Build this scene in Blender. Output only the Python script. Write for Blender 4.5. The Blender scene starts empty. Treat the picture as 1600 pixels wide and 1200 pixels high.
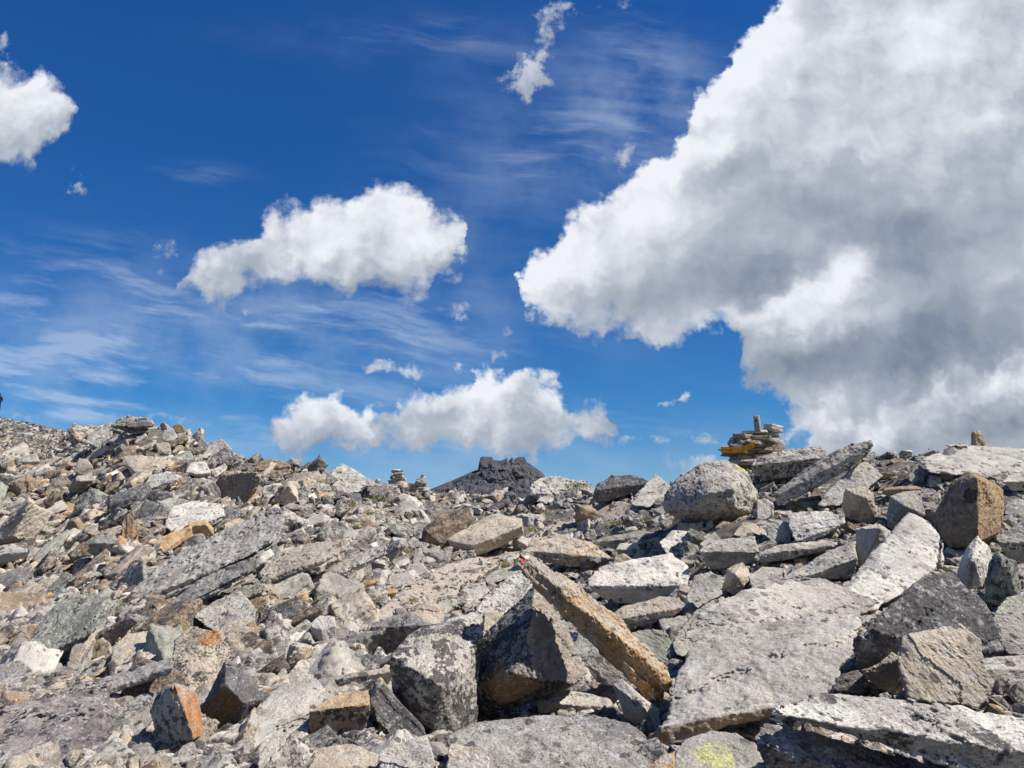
import bpy, bmesh, math, random
import numpy as np
from mathutils import Vector, Matrix, noise as mnoise
import openvdb

SC = bpy.context.scene
COL = SC.collection
R = math.radians
random.seed(11)
RNG = np.random.default_rng(11)

# ------------------------------------------------------------------ camera
F = 1200.0                      # focal length in units of the 1600 px wide photograph
HOR = 820.0                     # row of the horizon
PITCH = math.atan((HOR - 600.0) / F)
CAM_Z = 1.6
cam_d = bpy.data.cameras.new('camera')
cam = bpy.data.objects.new('camera', cam_d)
COL.objects.link(cam)
cam_d.sensor_width = 36.0
cam_d.lens = 36.0 * F / 1600.0
cam_d.clip_start = 0.05
cam_d.clip_end = 20000.0
cam.location = (0, 0, CAM_Z)
cam.rotation_euler = (math.pi / 2 + PITCH, 0, 0)
SC.camera = cam
CP, SP = math.cos(PITCH), math.sin(PITCH)
FW = np.array([0.0, CP, SP]); UP = np.array([0.0, -SP, CP]); RT = np.array([1.0, 0.0, 0.0])
CAM = np.array([0.0, 0.0, CAM_Z])


def ray(u, v):
    u = np.asarray(u, float); v = np.asarray(v, float)
    return FW + ((u - 800.0) / F)[..., None] * RT + ((600.0 - v) / F)[..., None] * UP


def at(u, v, d):
    return CAM + ray(u, v) * np.asarray(d, float)[..., None]


# ------------------------------------------------------------------ light and exposure
SUN_DIR = Vector((0.60, -0.17, 0.78)).normalized()
sun_d = bpy.data.lights.new('sun', 'SUN')
sun_d.energy = 5.0
sun_d.angle = R(0.53)
sun_d.color = (1.0, 0.95, 0.885)
sun = bpy.data.objects.new('sun', sun_d)
COL.objects.link(sun)
sun.location = (30, -10, 60)
sun.rotation_euler = SUN_DIR.to_track_quat('Z', 'Y').to_euler()
SC.view_settings.view_transform = 'Standard'
SC.view_settings.look = 'None'
SC.view_settings.exposure = 0.4
SC.view_settings.gamma = 1.0
SC.cycles.use_denoising = True
SC.cycles.max_bounces = 5
SC.cycles.diffuse_bounces = 3

world = bpy.data.worlds.new("World")
SC.world = world
world.use_nodes = True
SKY_STRENGTH = 0.088


class NT:
    """small helper that writes node trees as expressions"""

    def __init__(self, tree):
        self.t = tree; self.n = tree.nodes; self.l = tree.links

    def node(self, kind, **kw):
        n = self.n.new(kind)
        for k, v in kw.items():
            setattr(n, k, v)
        return n

    def put(self, sock, v):
        if isinstance(v, bpy.types.NodeSocket):
            self.l.new(v, sock)
        elif v is not None:
            if isinstance(v, (tuple, list)) and sock.type == 'RGBA' and len(v) == 3:
                v = (*v, 1.0)
            sock.default_value = v

    def m(self, op, a, b=None, c=None, clamp=False):
        n = self.node('ShaderNodeMath', operation=op, use_clamp=clamp)
        self.put(n.inputs[0], a)
        if b is not None: self.put(n.inputs[1], b)
        if c is not None: self.put(n.inputs[2], c)
        return n.outputs[0]

    def add(self, a, b): return self.m('ADD', a, b)
    def sub(self, a, b): return self.m('SUBTRACT', a, b)
    def mul(self, a, b): return self.m('MULTIPLY', a, b)

    def vm(self, op, a, b=None, s=None):
        n = self.node('ShaderNodeVectorMath', operation=op)
        self.put(n.inputs[0], a)
        if b is not None: self.put(n.inputs[1], b)
        if s is not None: self.put(n.inputs['Scale'], s)
        return n.outputs['Value'] if op in ('LENGTH', 'DISTANCE', 'DOT_PRODUCT') else n.outputs[0]

    def comb(self, x, y, z):
        n = self.node('ShaderNodeCombineXYZ')
        for i, v in enumerate((x, y, z)): self.put(n.inputs[i], v)
        return n.outputs[0]

    def sep(self, v):
        n = self.node('ShaderNodeSeparateXYZ'); self.put(n.inputs[0], v)
        return n.outputs

    def noise(self, vec, scale, detail=4.0, rough=0.5, dist=0.0, dim='3D', lac=2.0):
        n = self.node('ShaderNodeTexNoise', noise_dimensions=dim)
        self.put(n.inputs['Vector'], vec); self.put(n.inputs['Scale'], scale)
        n.inputs['Detail'].default_value = detail; n.inputs['Roughness'].default_value = rough
        n.inputs['Distortion'].default_value = dist; n.inputs['Lacunarity'].default_value = lac
        return n.outputs

    def step(self, v, lo, hi, a=0.0, b=1.0, smooth=True):
        n = self.node('ShaderNodeMapRange', interpolation_type='SMOOTHSTEP' if smooth else 'LINEAR')
        self.put(n.inputs[0], v); self.put(n.inputs[1], lo); self.put(n.inputs[2], hi)
        self.put(n.inputs[3], a); self.put(n.inputs[4], b)
        return n.outputs[0]

    def mix(self, f, a, b, blend='MIX'):
        n = self.node('ShaderNodeMix', data_type='RGBA', blend_type=blend)
        self.put(n.inputs[0], f); self.put(n.inputs[6], a); self.put(n.inputs[7], b)
        return n.outputs[2]

    def curve(self, x, pts):
        n = self.node('ShaderNodeFloatCurve')
        self.put(n.inputs['Value'], x)
        c = n.mapping.curves[0]
        n.mapping.extend = 'HORIZONTAL'
        n.mapping.use_clip = False
        pts = sorted(pts)
        c.points[0].location = pts[0]; c.points[1].location = pts[-1]
        for p in pts[1:-1]: c.points.new(*p)
        for p in c.points: p.handle_type = 'VECTOR'
        n.mapping.update()
        return n.outputs[0]


# ------------------------------------------------------------------ sky: physical sky plus clouds laid out by world direction
def sky_xz(u, v):
    b = (600.0 - v) / F
    y = CP - b * SP
    return ((u - 800.0) / F) / y, (SP + b * CP) / y


def build_world():
    w = NT(world.node_tree); w.n.clear()
    out = w.node('ShaderNodeOutputWorld')
    sky = w.node('ShaderNodeTexSky', sky_type='NISHITA')
    sky.sun_disc = False
    sky.sun_elevation = math.asin(SUN_DIR.z)
    sky.sun_rotation = math.atan2(SUN_DIR.x, SUN_DIR.y)
    sky.altitude = 2600.0
    sky.air_density = 1.0; sky.dust_density = 0.25; sky.ozone_density = 2.0
    d = w.node('ShaderNodeTexCoord').outputs['Generated']
    x, y, z = w.sep(d)
    ya = w.m('MAXIMUM', w.m('ABSOLUTE', y), 0.08)
    X = w.m('DIVIDE', x, ya); Z = w.m('DIVIDE', z, ya)
    P = w.comb(X, Z, 0.0)
    # ragged outline: warp the lookup by two scales of noise
    n1 = w.noise(P, 5.0, 2.0, 0.5, dim='2D')[1]
    n2 = w.noise(P, 12.0, 7.0, 0.60, dim='2D')[1]
    wv = w.vm('ADD', w.vm('SCALE', w.vm('SUBTRACT', n1, (.5, .5, .5)), s=0.045), w.vm('SCALE', w.vm('SUBTRACT', n2, (.5, .5, .5)), s=0.085))
    Q = w.vm('ADD', P, wv)
    qx, qz, _ = w.sep(Q)
    cx = w.m('MULTIPLY_ADD', qx, 0.4, 0.5)                 # X in -1.25..1.25 -> 0..1

    def cloud(top, bot):
        def conv(pts, end):
            p = [((sky_xz(*q)[0]) * 0.4 + 0.5, (sky_xz(*q)[1] + 0.3) / 2.3) for q in pts]
            return [(p[0][0] - 0.012, end)] + p + [(p[-1][0] + 0.012, end)]
        t = w.m('MULTIPLY_ADD', w.curve(cx, conv(top, 0.0)), 2.3, -0.3)
        b = w.m('MULTIPLY_ADD', w.curve(cx, conv(bot, 1.0)), 2.3, -0.3)
        dt, db = w.sub(t, qz), w.sub(qz, b)
        return w.m('SMOOTH_MIN', dt, db, 0.02), db, dt
    C1 = cloud([(272, 455), (296, 408), (335, 384), (385, 372), (420, 325), (470, 318), (500, 298), (530, 308), (565, 300), (612, 285), (650, 292), (672, 322), (695, 332), (715, 322), (730, 340), (738, 368)],
               [(272, 457), (320, 478), (370, 476), (420, 452), (450, 455), (500, 445), (540, 468), (600, 480), (650, 470), (690, 432), (710, 392), (738, 370)])
    C2 = cloud([(-300, 150), (-100, 120), (0, 116), (40, 112), (70, 136), (98, 160), (112, 184)], [(-300, 250), (-100, 255), (0, 266), (40, 264), (70, 244), (94, 212), (112, 188)])
    C3 = cloud([(788, 442), (800, 422), (850, 366), (900, 322), (950, 286), (1000, 246), (1050, 210), (1090, 146), (1130, 100), (1170, 46), (1195, 0), (1240, -70), (1320, -150), (1500, -300), (2300, -500)],
               [(788, 446), (810, 484), (850, 514), (900, 534), (950, 520), (1000, 554), (1060, 548), (1135, 524), (1150, 560), (1162, 604), (1220, 640), (1250, 700), (1300, 750), (1400, 770), (1700, 780), (2300, 780)])
    C4 = cloud([(588, 674), (620, 640), (660, 610), (700, 603), (735, 598), (742, 574), (780, 566), (800, 588), (830, 602), (862, 606), (884, 628), (930, 618), (962, 626), (976, 655)],
               [(588, 678), (620, 699), (700, 708), (780, 708), (850, 704), (930, 694), (968, 672), (976, 658)])
    C5 = cloud([(402, 690), (430, 658), (460, 636), (500, 626), (530, 624), (552, 640), (570, 638), (584, 625), (600, 652), (618, 682)],
               [(402, 694), (470, 705), (540, 706), (590, 699), (618, 686)])
    C6 = cloud([(1235, 680), (1260, 650), (1300, 632), (1350, 640), (1400, 618), (1450, 612), (1500, 585), (1540, 560), (1600, 530), (1800, 500)],
               [(1235, 690), (1300, 735), (1400, 770), (1800, 780)])

    def gauss(u, v, su, sv, amp, rot=0.0, src=None):
        X0, Z0 = sky_xz(u, v)
        q = w.vm('SUBTRACT', src or Q, (X0, Z0, 0.0))
        if rot:
            m = w.node('ShaderNodeVectorRotate', rotation_type='Z_AXIS'); w.put(m.inputs[0], q); m.inputs['Angle'].default_value = R(-rot); q = m.outputs[0]
        q = w.vm('MULTIPLY', q, (F / su, F / sv, 0.0))
        r2 = w.vm('DOT_PRODUCT', q, q)
        return w.mul(w.m('EXPONENT', w.mul(r2, -1.0)), amp)

    def total(items):
        s = items[0]
        for i in items[1:]: s = w.add(s, i)
        return s
    fine = w.noise(P, 38.0, 8.0, 0.66, dim='2D')[0]
    mid = w.noise(P, 9.0, 8.0, 0.55, dim='2D')[0]
    mid_l = w.noise(w.vm('ADD', P, (-0.012, 0.016, 0.0)), 9.0, 8.0, 0.55, dim='2D')[0]
    def lobes(vec):
        v = w.node('ShaderNodeTexVoronoi', feature='SMOOTH_F1', voronoi_dimensions='2D')
        w.put(v.inputs['Vector'], vec); v.inputs['Scale'].default_value = 13.0; v.inputs['Detail'].default_value = 2.5; v.inputs['Roughness'].default_value = 0.55; v.inputs['Lacunarity'].default_value = 2.2; v.inputs['Smoothness'].default_value = 0.35
        return v.outputs['Distance']
    LW = w.vm('ADD', P, w.vm('SCALE', w.vm('SUBTRACT', n2, (.5, .5, .5)), s=0.07))
    lob = lobes(LW); lob_l = lobes(w.vm('ADD', LW, (-0.012, 0.018, 0.0)))
    lobe_relief = w.sub(lob_l, lob)
    QS = w.vm('ADD', Q, w.vm('SCALE', w.vm('SUBTRACT', w.noise(P, 3.6, 5.0, 0.55, dim='2D')[1], (.5, .5, .5)), s=0.09))
    big = w.noise(P, 3.1, 5.0, 0.5, dim='2D')[0]
    soft = w.noise(P, 5.0, 3.0, 0.45, dim='2D')[0]
    soft_l = w.noise(w.vm('ADD', P, (-0.03, 0.035, 0.0)), 5.0, 3.0, 0.45, dim='2D')[0]
    relief = w.add(w.mul(w.sub(mid, mid_l), 0.38), w.mul(w.sub(soft, soft_l), 0.36))
    # loose puffs and shreds
    puffs = total([gauss(*p) for p in [(0, 80, 18, 30, .8), (130, 292, 30, 14, .5, -20), (115, 268, 12, 8, .4), (245, 382, 26, 34, .55, 30), (578, 586, 22, 12, .8), (630, 586, 30, 15, .9, 10),
                                       (845, 75, 28, 90, .75, -14), (795, 118, 40, 26, .55, 20), (835, 112, 24, 24, .7), (968, 238, 24, 38, .8, -10), (945, 255, 40, 26, .35), (1045, 620, 18, 9, .8), (1076, 616, 12, 11, .8), (795, 551, 14, 12, .7),
                                       (722, 494, 34, 16, .6), (836, 594, 24, 12, .8, 8), (972, 690, 34, 13, .65, 8), (1050, 690, 30, 13, .5), (1112, 692, 34, 12, .55), (245, 650, 34, 12, .6),
                                       (1090, 745, 60, 22, .9), (1235, 690, 20, 24, .8), (1148, 712, 30, 16, .9), (700, 400, 34, 60, .55), (800, 515, 22, 10, .5), (400, 485, 14, 8, .5), (870, 10, 60, 20, .45), (980, 10, 30, 26, .4), (40, 660, 60, 14, .5), (705, 582, 10, 6, .6)]])
    puff_a = w.mul(w.step(w.add(puffs, w.mul(w.sub(fine, 0.5), 1.8)), 0.34, 1.0), w.step(puffs, 0.05, 0.25))
    # thin high veil and streaks
    S = w.vm('MULTIPLY', w.vm('ADD', P, w.vm('SCALE', n1, s=0.10)), (1.6, 13.0, 1.0))
    rot = w.node('ShaderNodeVectorRotate', rotation_type='Z_AXIS'); w.put(rot.inputs[0], w.vm('ADD', w.vm('ADD', P, w.vm('SCALE', n1, s=0.035)), w.vm('SCALE', n2, s=0.012))); rot.inputs['Angle'].default_value = R(9)
    S = w.vm('MULTIPLY', rot.outputs[0], (2.4, 13.0, 1.0))
    st = w.noise(S, 1.6, 7.0, 0.6, dim='2D')[0]
    veil_m = total([gauss(*p, src=P) for p in [(150, 520, 330, 95, .9), (520, 520, 300, 70, .85), (60, 610, 260, 60, .8), (700, 60, 260, 40, .3), (300, 275, 70, 18, .4), (120, 430, 200, 60, .4), (750, 690, 500, 70, .55), (1000, 140, 120, 110, .55), (880, 240, 220, 110, .5), (240, 640, 400, 60, .5)]])
    veil = w.m('MINIMUM', w.mul(w.step(st, 0.40, 0.78), veil_m), 0.75)
    veil = w.m('MAXIMUM', veil, w.mul(w.step(w.add(w.mul(mid, .55), w.mul(st, .45)), 0.30, 0.78), w.mul(total([gauss(*p, src=P) for p in [(1000, 130, 90, 90, 1.0), (930, 230, 240, 130, .8), (560, 500, 400, 100, .8), (100, 580, 420, 110, 1.1), (700, 720, 600, 60, .9), (1010, 150, 130, 120, .6), (250, 480, 320, 90, .5), (800, 300, 160, 90, .25), (650, 60, 260, 50, .35), (650, 380, 120, 90, .3)]]), 0.46)))

    def alpha(dd, lo=-0.004, hi=0.020, amp=0.028, grow=0.0):
        rag = w.add(w.mul(w.sub(fine, 0.5), amp), w.mul(w.sub(0.52 + grow / 0.026, lob), 0.026))
        top = w.step(w.add(dd[2], rag), lo, hi)
        bottom = w.step(w.add(dd[1], w.mul(rag, 1.7)), -0.022, hi * 1.5)
        side = w.step(w.add(dd[0], rag), lo, hi)
        return w.m('MINIMUM', w.m('MINIMUM', top, bottom), side)
    a1, a2, a3, a4, a5, a6 = alpha(C1, hi=.026, grow=.007), alpha(C2, hi=.026, grow=.007), alpha(C3, grow=.003), alpha(C4, hi=.018, amp=.03, grow=.012), alpha(C5, hi=.018, amp=.03, grow=.013), alpha(C6, lo=-.01, hi=.03)
    # brightness of the cloud bodies
    rel = w.add(w.mul(relief, 0.75), w.mul(lobe_relief, 0.18))
    def small_shade(c, span, lo=0.62):
        f = w.step(w.add(c[1], w.mul(w.sub(mid, .5), span)), -0.01, span, lo, 0.97)
        return w.add(f, rel)
    b1 = small_shade(C1, 0.15, 0.66); b2 = small_shade(C2, 0.15, 0.66); b4 = small_shade(C4, 0.095, 0.58); b5 = small_shade(C5, 0.075, 0.58)
    g3 = total([gauss(*p, src=QS) for p in [(1085, 440, 130, 60, -.20), (930, 470, 140, 40, -.12), (1190, 440, 90, 50, -.20), (1340, 330, 180, 70, -.20, -20), (1470, 440, 180, 110, -.27, -15), (1570, 270, 110, 130, -.20), (1330, 580, 210, 50, -.30), (1140, 255, 80, 36, -.12), (1500, 540, 150, 50, -.16), (1230, 580, 90, 40, -.16), (1200, 340, 120, 40, -.08, 30),
                                     (1322, 432, 62, 34, .34, 35), (1230, 486, 110, 22, .26, 18), (1290, 520, 130, 24, .14, 0), (1110, 222, 60, 26, .16, 20), (1150, 85, 110, 80, .12), (1430, 60, 120, 70, .15), (1265, 20, 50, 60, -.18), (980, 310, 70, 50, .08), (835, 420, 60, 40, .12), (1520, 180, 80, 44, .14, 20), (1560, 430, 70, 60, .06), (900, 520, 110, 26, -.12), (1300, 140, 110, 40, -.07, 25), (1590, 600, 60, 40, .1), (1250, 270, 90, 30, .07, 25), (1380, 480, 60, 40, .10, 50)]])
    edge3 = w.step(w.add(C3[2], w.mul(w.sub(mid, .5), 0.10)), 0.0, 0.19, 1.0, 0.78)
    deep3 = w.step(C3[2], 0.0, 0.10, 1.0, 0.35)
    b3 = w.add(w.add(edge3, g3), w.add(w.add(w.mul(relief, 0.62), w.mul(w.mul(lobe_relief, deep3), 0.34)), w.mul(w.sub(big, 0.5), 0.20)))
    b6 = w.add(w.add(w.step(C6[2], 0.0, 0.085, 0.92, 0.55), w.mul(w.sub(mid, 0.5), 0.5)), rel)

    def tone(b):
        r = w.node('ShaderNodeValToRGB')
        w.put(r.inputs[0], b)
        e = r.color_ramp.elements
        e[0].position = 0.0; e[0].color = (0.085, 0.108, 0.150, 1)
        q0 = e.new(0.30); q0.color = (0.135, 0.172, 0.240, 1)
        # e[0].color = (0.135, 0.172, 0.240, 1)
        e[-1].position = 1.0; e[-1].color = (0.67, 0.69, 0.73, 1)
        for p, c in ((0.5, (0.235, 0.27, 0.325)), (0.7, (0.348, 0.387, 0.444)), (0.87, (0.55, 0.575, 0.62))):
            el = e.new(p); el.color = (*c, 1)
        return r.outputs[0]
    hs = w.node('ShaderNodeHueSaturation')
    w.put(hs.inputs['Color'], sky.outputs[0]); hs.inputs['Saturation'].default_value = 1.28; hs.inputs['Hue'].default_value = 0.502
    hs.inputs['Value'].default_value = 1.0
    tint = w.mix(w.step(z, 0.10, 0.62, smooth=False), w.mix(w.step(z, 0.02, 0.17), (0.55, 0.66, 0.80), (0.35, 0.70, 0.85)), (0.50, 0.87, 1.17))
    skyc = w.vm('SCALE', w.vm('MULTIPLY', hs.outputs[0], tint), s=SKY_STRENGTH)
    c = w.mix(w.mul(veil, 0.74), skyc, (0.40, 0.485, 0.61))
    c = w.mix(w.mul(puff_a, 0.72), c, w.vm('SCALE', tone(w.add(0.80, rel)), s=0.95))
    for a, b in ((a2, b2), (a1, b1), (a5, b5), (a4, b4), (a3, b3), (a6, b6)):
        c = w.mix(w.mul(a, 0.985), c, tone(b))
    up = w.step(z, -0.02, 0.0)
    c = w.mix(up, (0.12, 0.12, 0.12), c)
    bg = w.node('ShaderNodeBackground')
    w.put(bg.inputs[0], c); bg.inputs[1].default_value = 1.0
    w.l.new(bg.outputs[0], out.inputs[0])


build_world()
world.cycles.sampling_method = 'MANUAL'
world.cycles.sample_map_resolution = 512

# ------------------------------------------------------------------ materials
def new_mat(name):
    m = bpy.data.materials.new(name); m.use_nodes = True
    w = NT(m.node_tree); w.n.clear()
    o = w.node('ShaderNodeOutputMaterial'); b = w.node('ShaderNodeBsdfPrincipled')
    w.l.new(b.outputs[0], o.inputs[0])
    b.inputs['Roughness'].default_value = 0.92
    b.inputs['Specular IOR Level'].default_value = 0.2
    return m, w, b


def attr(w, name, kind='OBJECT', out='Fac'):
    a = w.node('ShaderNodeAttribute', attribute_type=kind, attribute_name=name)
    return a.outputs[out]


def rock_material(name, single):
    """weathered gneiss: banding, grain, rust stains, black, pale and yellow-green lichen. single = one rock per object (custom properties set
    tone, lichen and stain); otherwise the values come from the mesh's own attributes."""
    m, w, b = new_mat(name)
    tc = w.node('ShaderNodeTexCoord')
    if single:
        oi = w.node('ShaderNodeObjectInfo')
        tone = oi.outputs['Color']; rnd = oi.outputs['Random']
        dark, rust, yel = attr(w, 'dark'), attr(w, 'rust'), attr(w, 'yellow')
        P = w.vm('ADD', w.vm('SCALE', tc.outputs['Object'], s=w.m('MULTIPLY_ADD', w.m('FRACT', w.mul(rnd, 11.7)), 0.75, 0.65)), w.vm('SCALE', w.comb(rnd, w.m('FRACT', w.mul(rnd, 7.31)), w.m('FRACT', w.mul(rnd, 3.7))), s=40.0))
    else:
        tone = attr(w, 'tone', 'GEOMETRY', 'Color')
        par = attr(w, 'para', 'GEOMETRY', 'Color')
        dark, rust, yel = w.sep(par)
        P = tc.outputs['Object']
    big = w.noise(P, 1.7, 4.0, 0.55)[0]
    midn = w.noise(P, 7.0, 6.0, 0.62)[0]
    grain = w.noise(P, 75.0, 4.0, 0.7)[0]
    speck = w.noise(P, 240.0, 2.0, 0.6)[0]
    PS = w.vm('MULTIPLY', w.vm('ADD', P, w.vm('SCALE', w.noise(P, 1.3, 2.0)[1], s=0.22)), (1.0, 1.6, 13.0))
    band = w.noise(PS, 2.4, 7.0, 0.66)[0]
    c = w.mix(w.step(big, 0.3, 0.7), w.vm('MULTIPLY', tone, (0.74, 0.73, 0.72)), w.vm('MULTIPLY', tone, (1.14, 1.11, 1.05)))
    c = w.mix(w.step(band, 0.50, 0.72, 0.0, 0.55), c, w.vm('MULTIPLY', tone, (0.52, 0.50, 0.49)))
    c = w.mix(w.step(band, 0.46, 0.30, 0.0, 0.5), c, w.vm('MULTIPLY', tone, (1.25, 1.22, 1.15)))
    # warm weathering
    rm = w.step(w.add(midn, w.mul(w.sub(big, 0.5), 1.2)), w.sub(0.98, w.mul(rust, 0.75)), w.sub(1.16, w.mul(rust, 0.75)))
    rc = w.mix(w.step(grain, .35, .65), (0.20, 0.085, 0.03), (0.46, 0.245, 0.085))
    c = w.mix(w.mul(rm, 0.85), c, rc)
    vary = w.m('FRACT', w.mul(rnd, 17.3)) if single else 0.5
    crust = w.step(w.noise(w.vm('ADD', P, (3.3, 41.0, 2.2)), 2.3, 7.0, 0.62, 0.4)[0], w.sub(0.62, w.mul(dark, 0.16)), w.sub(0.65, w.mul(dark, 0.16)))
    c = w.mix(w.mul(crust, 0.62), c, w.vm('MULTIPLY', tone, (0.44, 0.42, 0.42)))
    # pale crust of lichen
    v1 = w.noise(w.vm('ADD', P, (9.1, 3.3, 5.2)), 11.0, 7.0, 0.68)[0]
    pale = w.step(v1, 0.53, 0.60)
    c = w.mix(w.mul(pale, w.m('MULTIPLY_ADD', vary, 0.6, 0.2)), c, (0.47, 0.465, 0.44))
    # black lichen: patches and specks
    k1 = w.noise(w.vm('ADD', P, (2.1, 13.3, 1.2)), 6.0, 8.0, 0.70, 0.3)[0]
    k2 = w.noise(w.vm('ADD', P, (5.1, 1.3, 8.2)), 26.0, 5.0, 0.62)[0]
    kk = w.add(w.mul(k1, 0.62), w.mul(k2, 0.38))
    th = w.sub(0.675, w.mul(dark, 0.23))
    km = w.step(kk, th, w.add(th, 0.035))
    kcol = w.mix(w.step(grain, .3, .7), (0.022, 0.021, 0.022), (0.075, 0.07, 0.07))
    c = w.mix(w.mul(km, 0.88), c, kcol)
    k3 = w.noise(w.vm('ADD', P, (15.1, 4.3, 2.2)), 95.0, 3.0, 0.6)[0]
    pm = w.mul(w.step(k3, 0.585, 0.62), w.step(w.add(w.add(w.mul(midn, .5), w.mul(dark, .25)), w.mul(w.sub(vary, .5), .22)), 0.31, 0.43))
    c = w.mix(w.mul(pm, 0.72), c, (0.055, 0.05, 0.05))
    wm = w.step(w.noise(w.vm('ADD', P, (1.1, 24.3, 7.2)), 60.0, 3.0, 0.6)[0], 0.62, 0.66)
    c = w.mix(w.mul(wm, 0.55), c, (0.60, 0.58, 0.54))
    # brownish-grey round lichen discs
    vo = w.node('ShaderNodeTexVoronoi', feature='F1'); w.put(vo.inputs['Vector'], w.vm('ADD', P, w.vm('SCALE', w.noise(P, 30.0, 3.0)[1], s=0.045))); vo.inputs['Scale'].default_value = 9.0
    vr = w.sep(vo.outputs['Color'])
    disc = w.mul(w.step(vo.outputs['Distance'], 0.36, 0.30), w.step(vr[0], w.sub(0.93, w.mul(dark, 0.45)), w.sub(0.95, w.mul(dark, 0.45))))
    c = w.mix(w.mul(w.mul(disc, w.step(big, 0.38, 0.52)), w.step(grain, .3, .6, .6, .92)), c, (0.085, 0.073, 0.072))
    # yellow-green map lichen
    y1 = w.noise(w.vm('ADD', P, (31.0, 3.3, 15.2)), 3.4, 3.0, 0.6)[0]
    ym = w.mul(w.step(w.add(w.mul(y1, .6), w.mul(k2, .4)), w.sub(0.72, w.mul(yel, 0.23)), w.sub(0.76, w.mul(yel, 0.23))), w.step(grain, .36, .52))
    c = w.mix(w.mul(ym, 0.8), c, (0.43, 0.44, 0.16))
    if single:
        vt = w.node('ShaderNodeVectorTransform', vector_type='NORMAL', convert_from='WORLD', convert_to='OBJECT')
        w.put(vt.inputs[0], w.node('ShaderNodeNewGeometry').outputs['Normal'])
        fm = w.step(w.vm('DOT_PRODUCT', w.vm('NORMALIZE', vt.outputs[0]), attr(w, 'face', 'OBJECT', 'Vector')), 0.62, 0.80)
        fm = w.mul(fm, w.step(w.add(w.mul(midn, .5), w.mul(big, .5)), 0.36, 0.50, 0.30, 1.0))
        fcol = attr(w, 'face_colour', 'OBJECT', 'Color')
        fcol = w.mix(w.step(w.add(w.mul(k2, .5), w.mul(band, .5)), .35, .65), w.vm('MULTIPLY', fcol, (.62, .52, .42)), fcol)
        c = w.mix(w.mul(fm, 0.88), c, fcol)
    if single:
        sp = attr(w, 'spot', 'OBJECT', 'Vector'); sr = attr(w, 'spot_radius'); scol = attr(w, 'spot_colour', 'OBJECT', 'Color')
        ds = w.vm('DISTANCE', w.vm('ADD', tc.outputs['Object'], w.vm('SCALE', w.vm('SUBTRACT', w.noise(P, 9.0, 6.0, .65)[1], (.5, .5, .5)), s=w.mul(sr, 1.5))), sp)
        sm = w.mul(w.step(ds, w.mul(sr, 1.05), w.mul(sr, 0.86)), w.step(w.add(w.mul(k2, .6), w.mul(midn, .4)), 0.40, 0.50, 0.25, 1.0))
        c = w.mix(w.mul(sm, 0.82), c, w.mix(w.step(grain, .3, .7), w.vm('SCALE', scol, s=0.62), scol))
    g = w.add(w.step(grain, 0.28, 0.72, 0.68, 1.24), w.step(speck, 0.3, 0.7, -0.20, 0.20))
    c = w.vm('SCALE', c, s=g)
    w.put(b.inputs['Base Color'], c)
    hgt = w.add(w.add(w.mul(band, 0.022), w.mul(midn, 0.010)), w.add(w.mul(grain, 0.0065), w.mul(k2, 0.010)))
    bp = w.node('ShaderNodeBump'); bp.inputs['Strength'].default_value = 0.9; bp.inputs['Distance'].default_value = 1.0
    w.put(bp.inputs['Height'], hgt)
    w.l.new(bp.outputs[0], b.inputs['Normal'])
    return m


ROCK = rock_material('weathered_gneiss', True)
RUBBLE = rock_material('broken_gneiss', False)


def simple_mat(name, c0, c1, scale, bump=0.0, rough=0.9, detail=6.0):
    m, w, b = new_mat(name)
    P = w.node('ShaderNodeTexCoord').outputs['Object']
    n = w.noise(P, scale, detail, 0.65)[0]
    f = w.noise(P, scale * 9.0, 4.0, 0.7)[0]
    c = w.mix(w.step(w.add(w.mul(n, .6), w.mul(f, .4)), 0.36, 0.64), c0, c1)
    w.put(b.inputs['Base Color'], c)
    b.inputs['Roughness'].default_value = rough
    if bump:
        bp = w.node('ShaderNodeBump'); bp.inputs['Strength'].default_value = 0.9; bp.inputs['Distance'].default_value = bump
        w.put(bp.inputs['Height'], w.add(w.mul(n, .6), w.mul(f, .4))); w.l.new(bp.outputs[0], b.inputs['Normal'])
    return m


GROUND_M = simple_mat('stony_ground', (0.045, 0.039, 0.033), (0.24, 0.21, 0.172), 5.0, 0.08)  # soil colour darkened to carry the shade of gaps between stones
PATH_M = simple_mat('path_gravel', (0.26, 0.21, 0.165), (0.55, 0.48, 0.40), 12.0, 0.04)
MOUNT_M = simple_mat('shadow_toned_crag', (0.042, 0.044, 0.052), (0.125, 0.122, 0.128), 0.08, 3.0)  # cloud shadow over the mountain is put into this dark rock colour
GRASS_M = simple_mat('alpine_turf', (0.13, 0.125, 0.035), (0.34, 0.30, 0.12), 14.0)
YELLOW_M = simple_mat('sign_yellow_enamel', (0.66, 0.275, 0.012), (0.72, 0.31, 0.016), 6.0, rough=0.5)
BLACK_M = simple_mat('sign_black_lettering', (0.02, 0.015, 0.012), (0.03, 0.025, 0.02), 9.0, rough=0.6)
REDTIP_M = simple_mat('sign_red_tip', (0.10, 0.010, 0.02), (0.14, 0.015, 0.03), 9.0, rough=0.5)
WHITE_M = simple_mat('white_paint', (0.70, 0.68, 0.66), (0.85, 0.84, 0.82), 30.0)
RED_M = simple_mat('red_paint', (0.55, 0.04, 0.04), (0.72, 0.08, 0.08), 30.0)
CLOTH_M = simple_mat('dark_cloth', (0.012, 0.012, 0.03), (0.03, 0.025, 0.05), 20.0)
SKIN_M = simple_mat('skin', (0.45, 0.28, 0.20), (0.50, 0.32, 0.23), 20.0)

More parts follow.
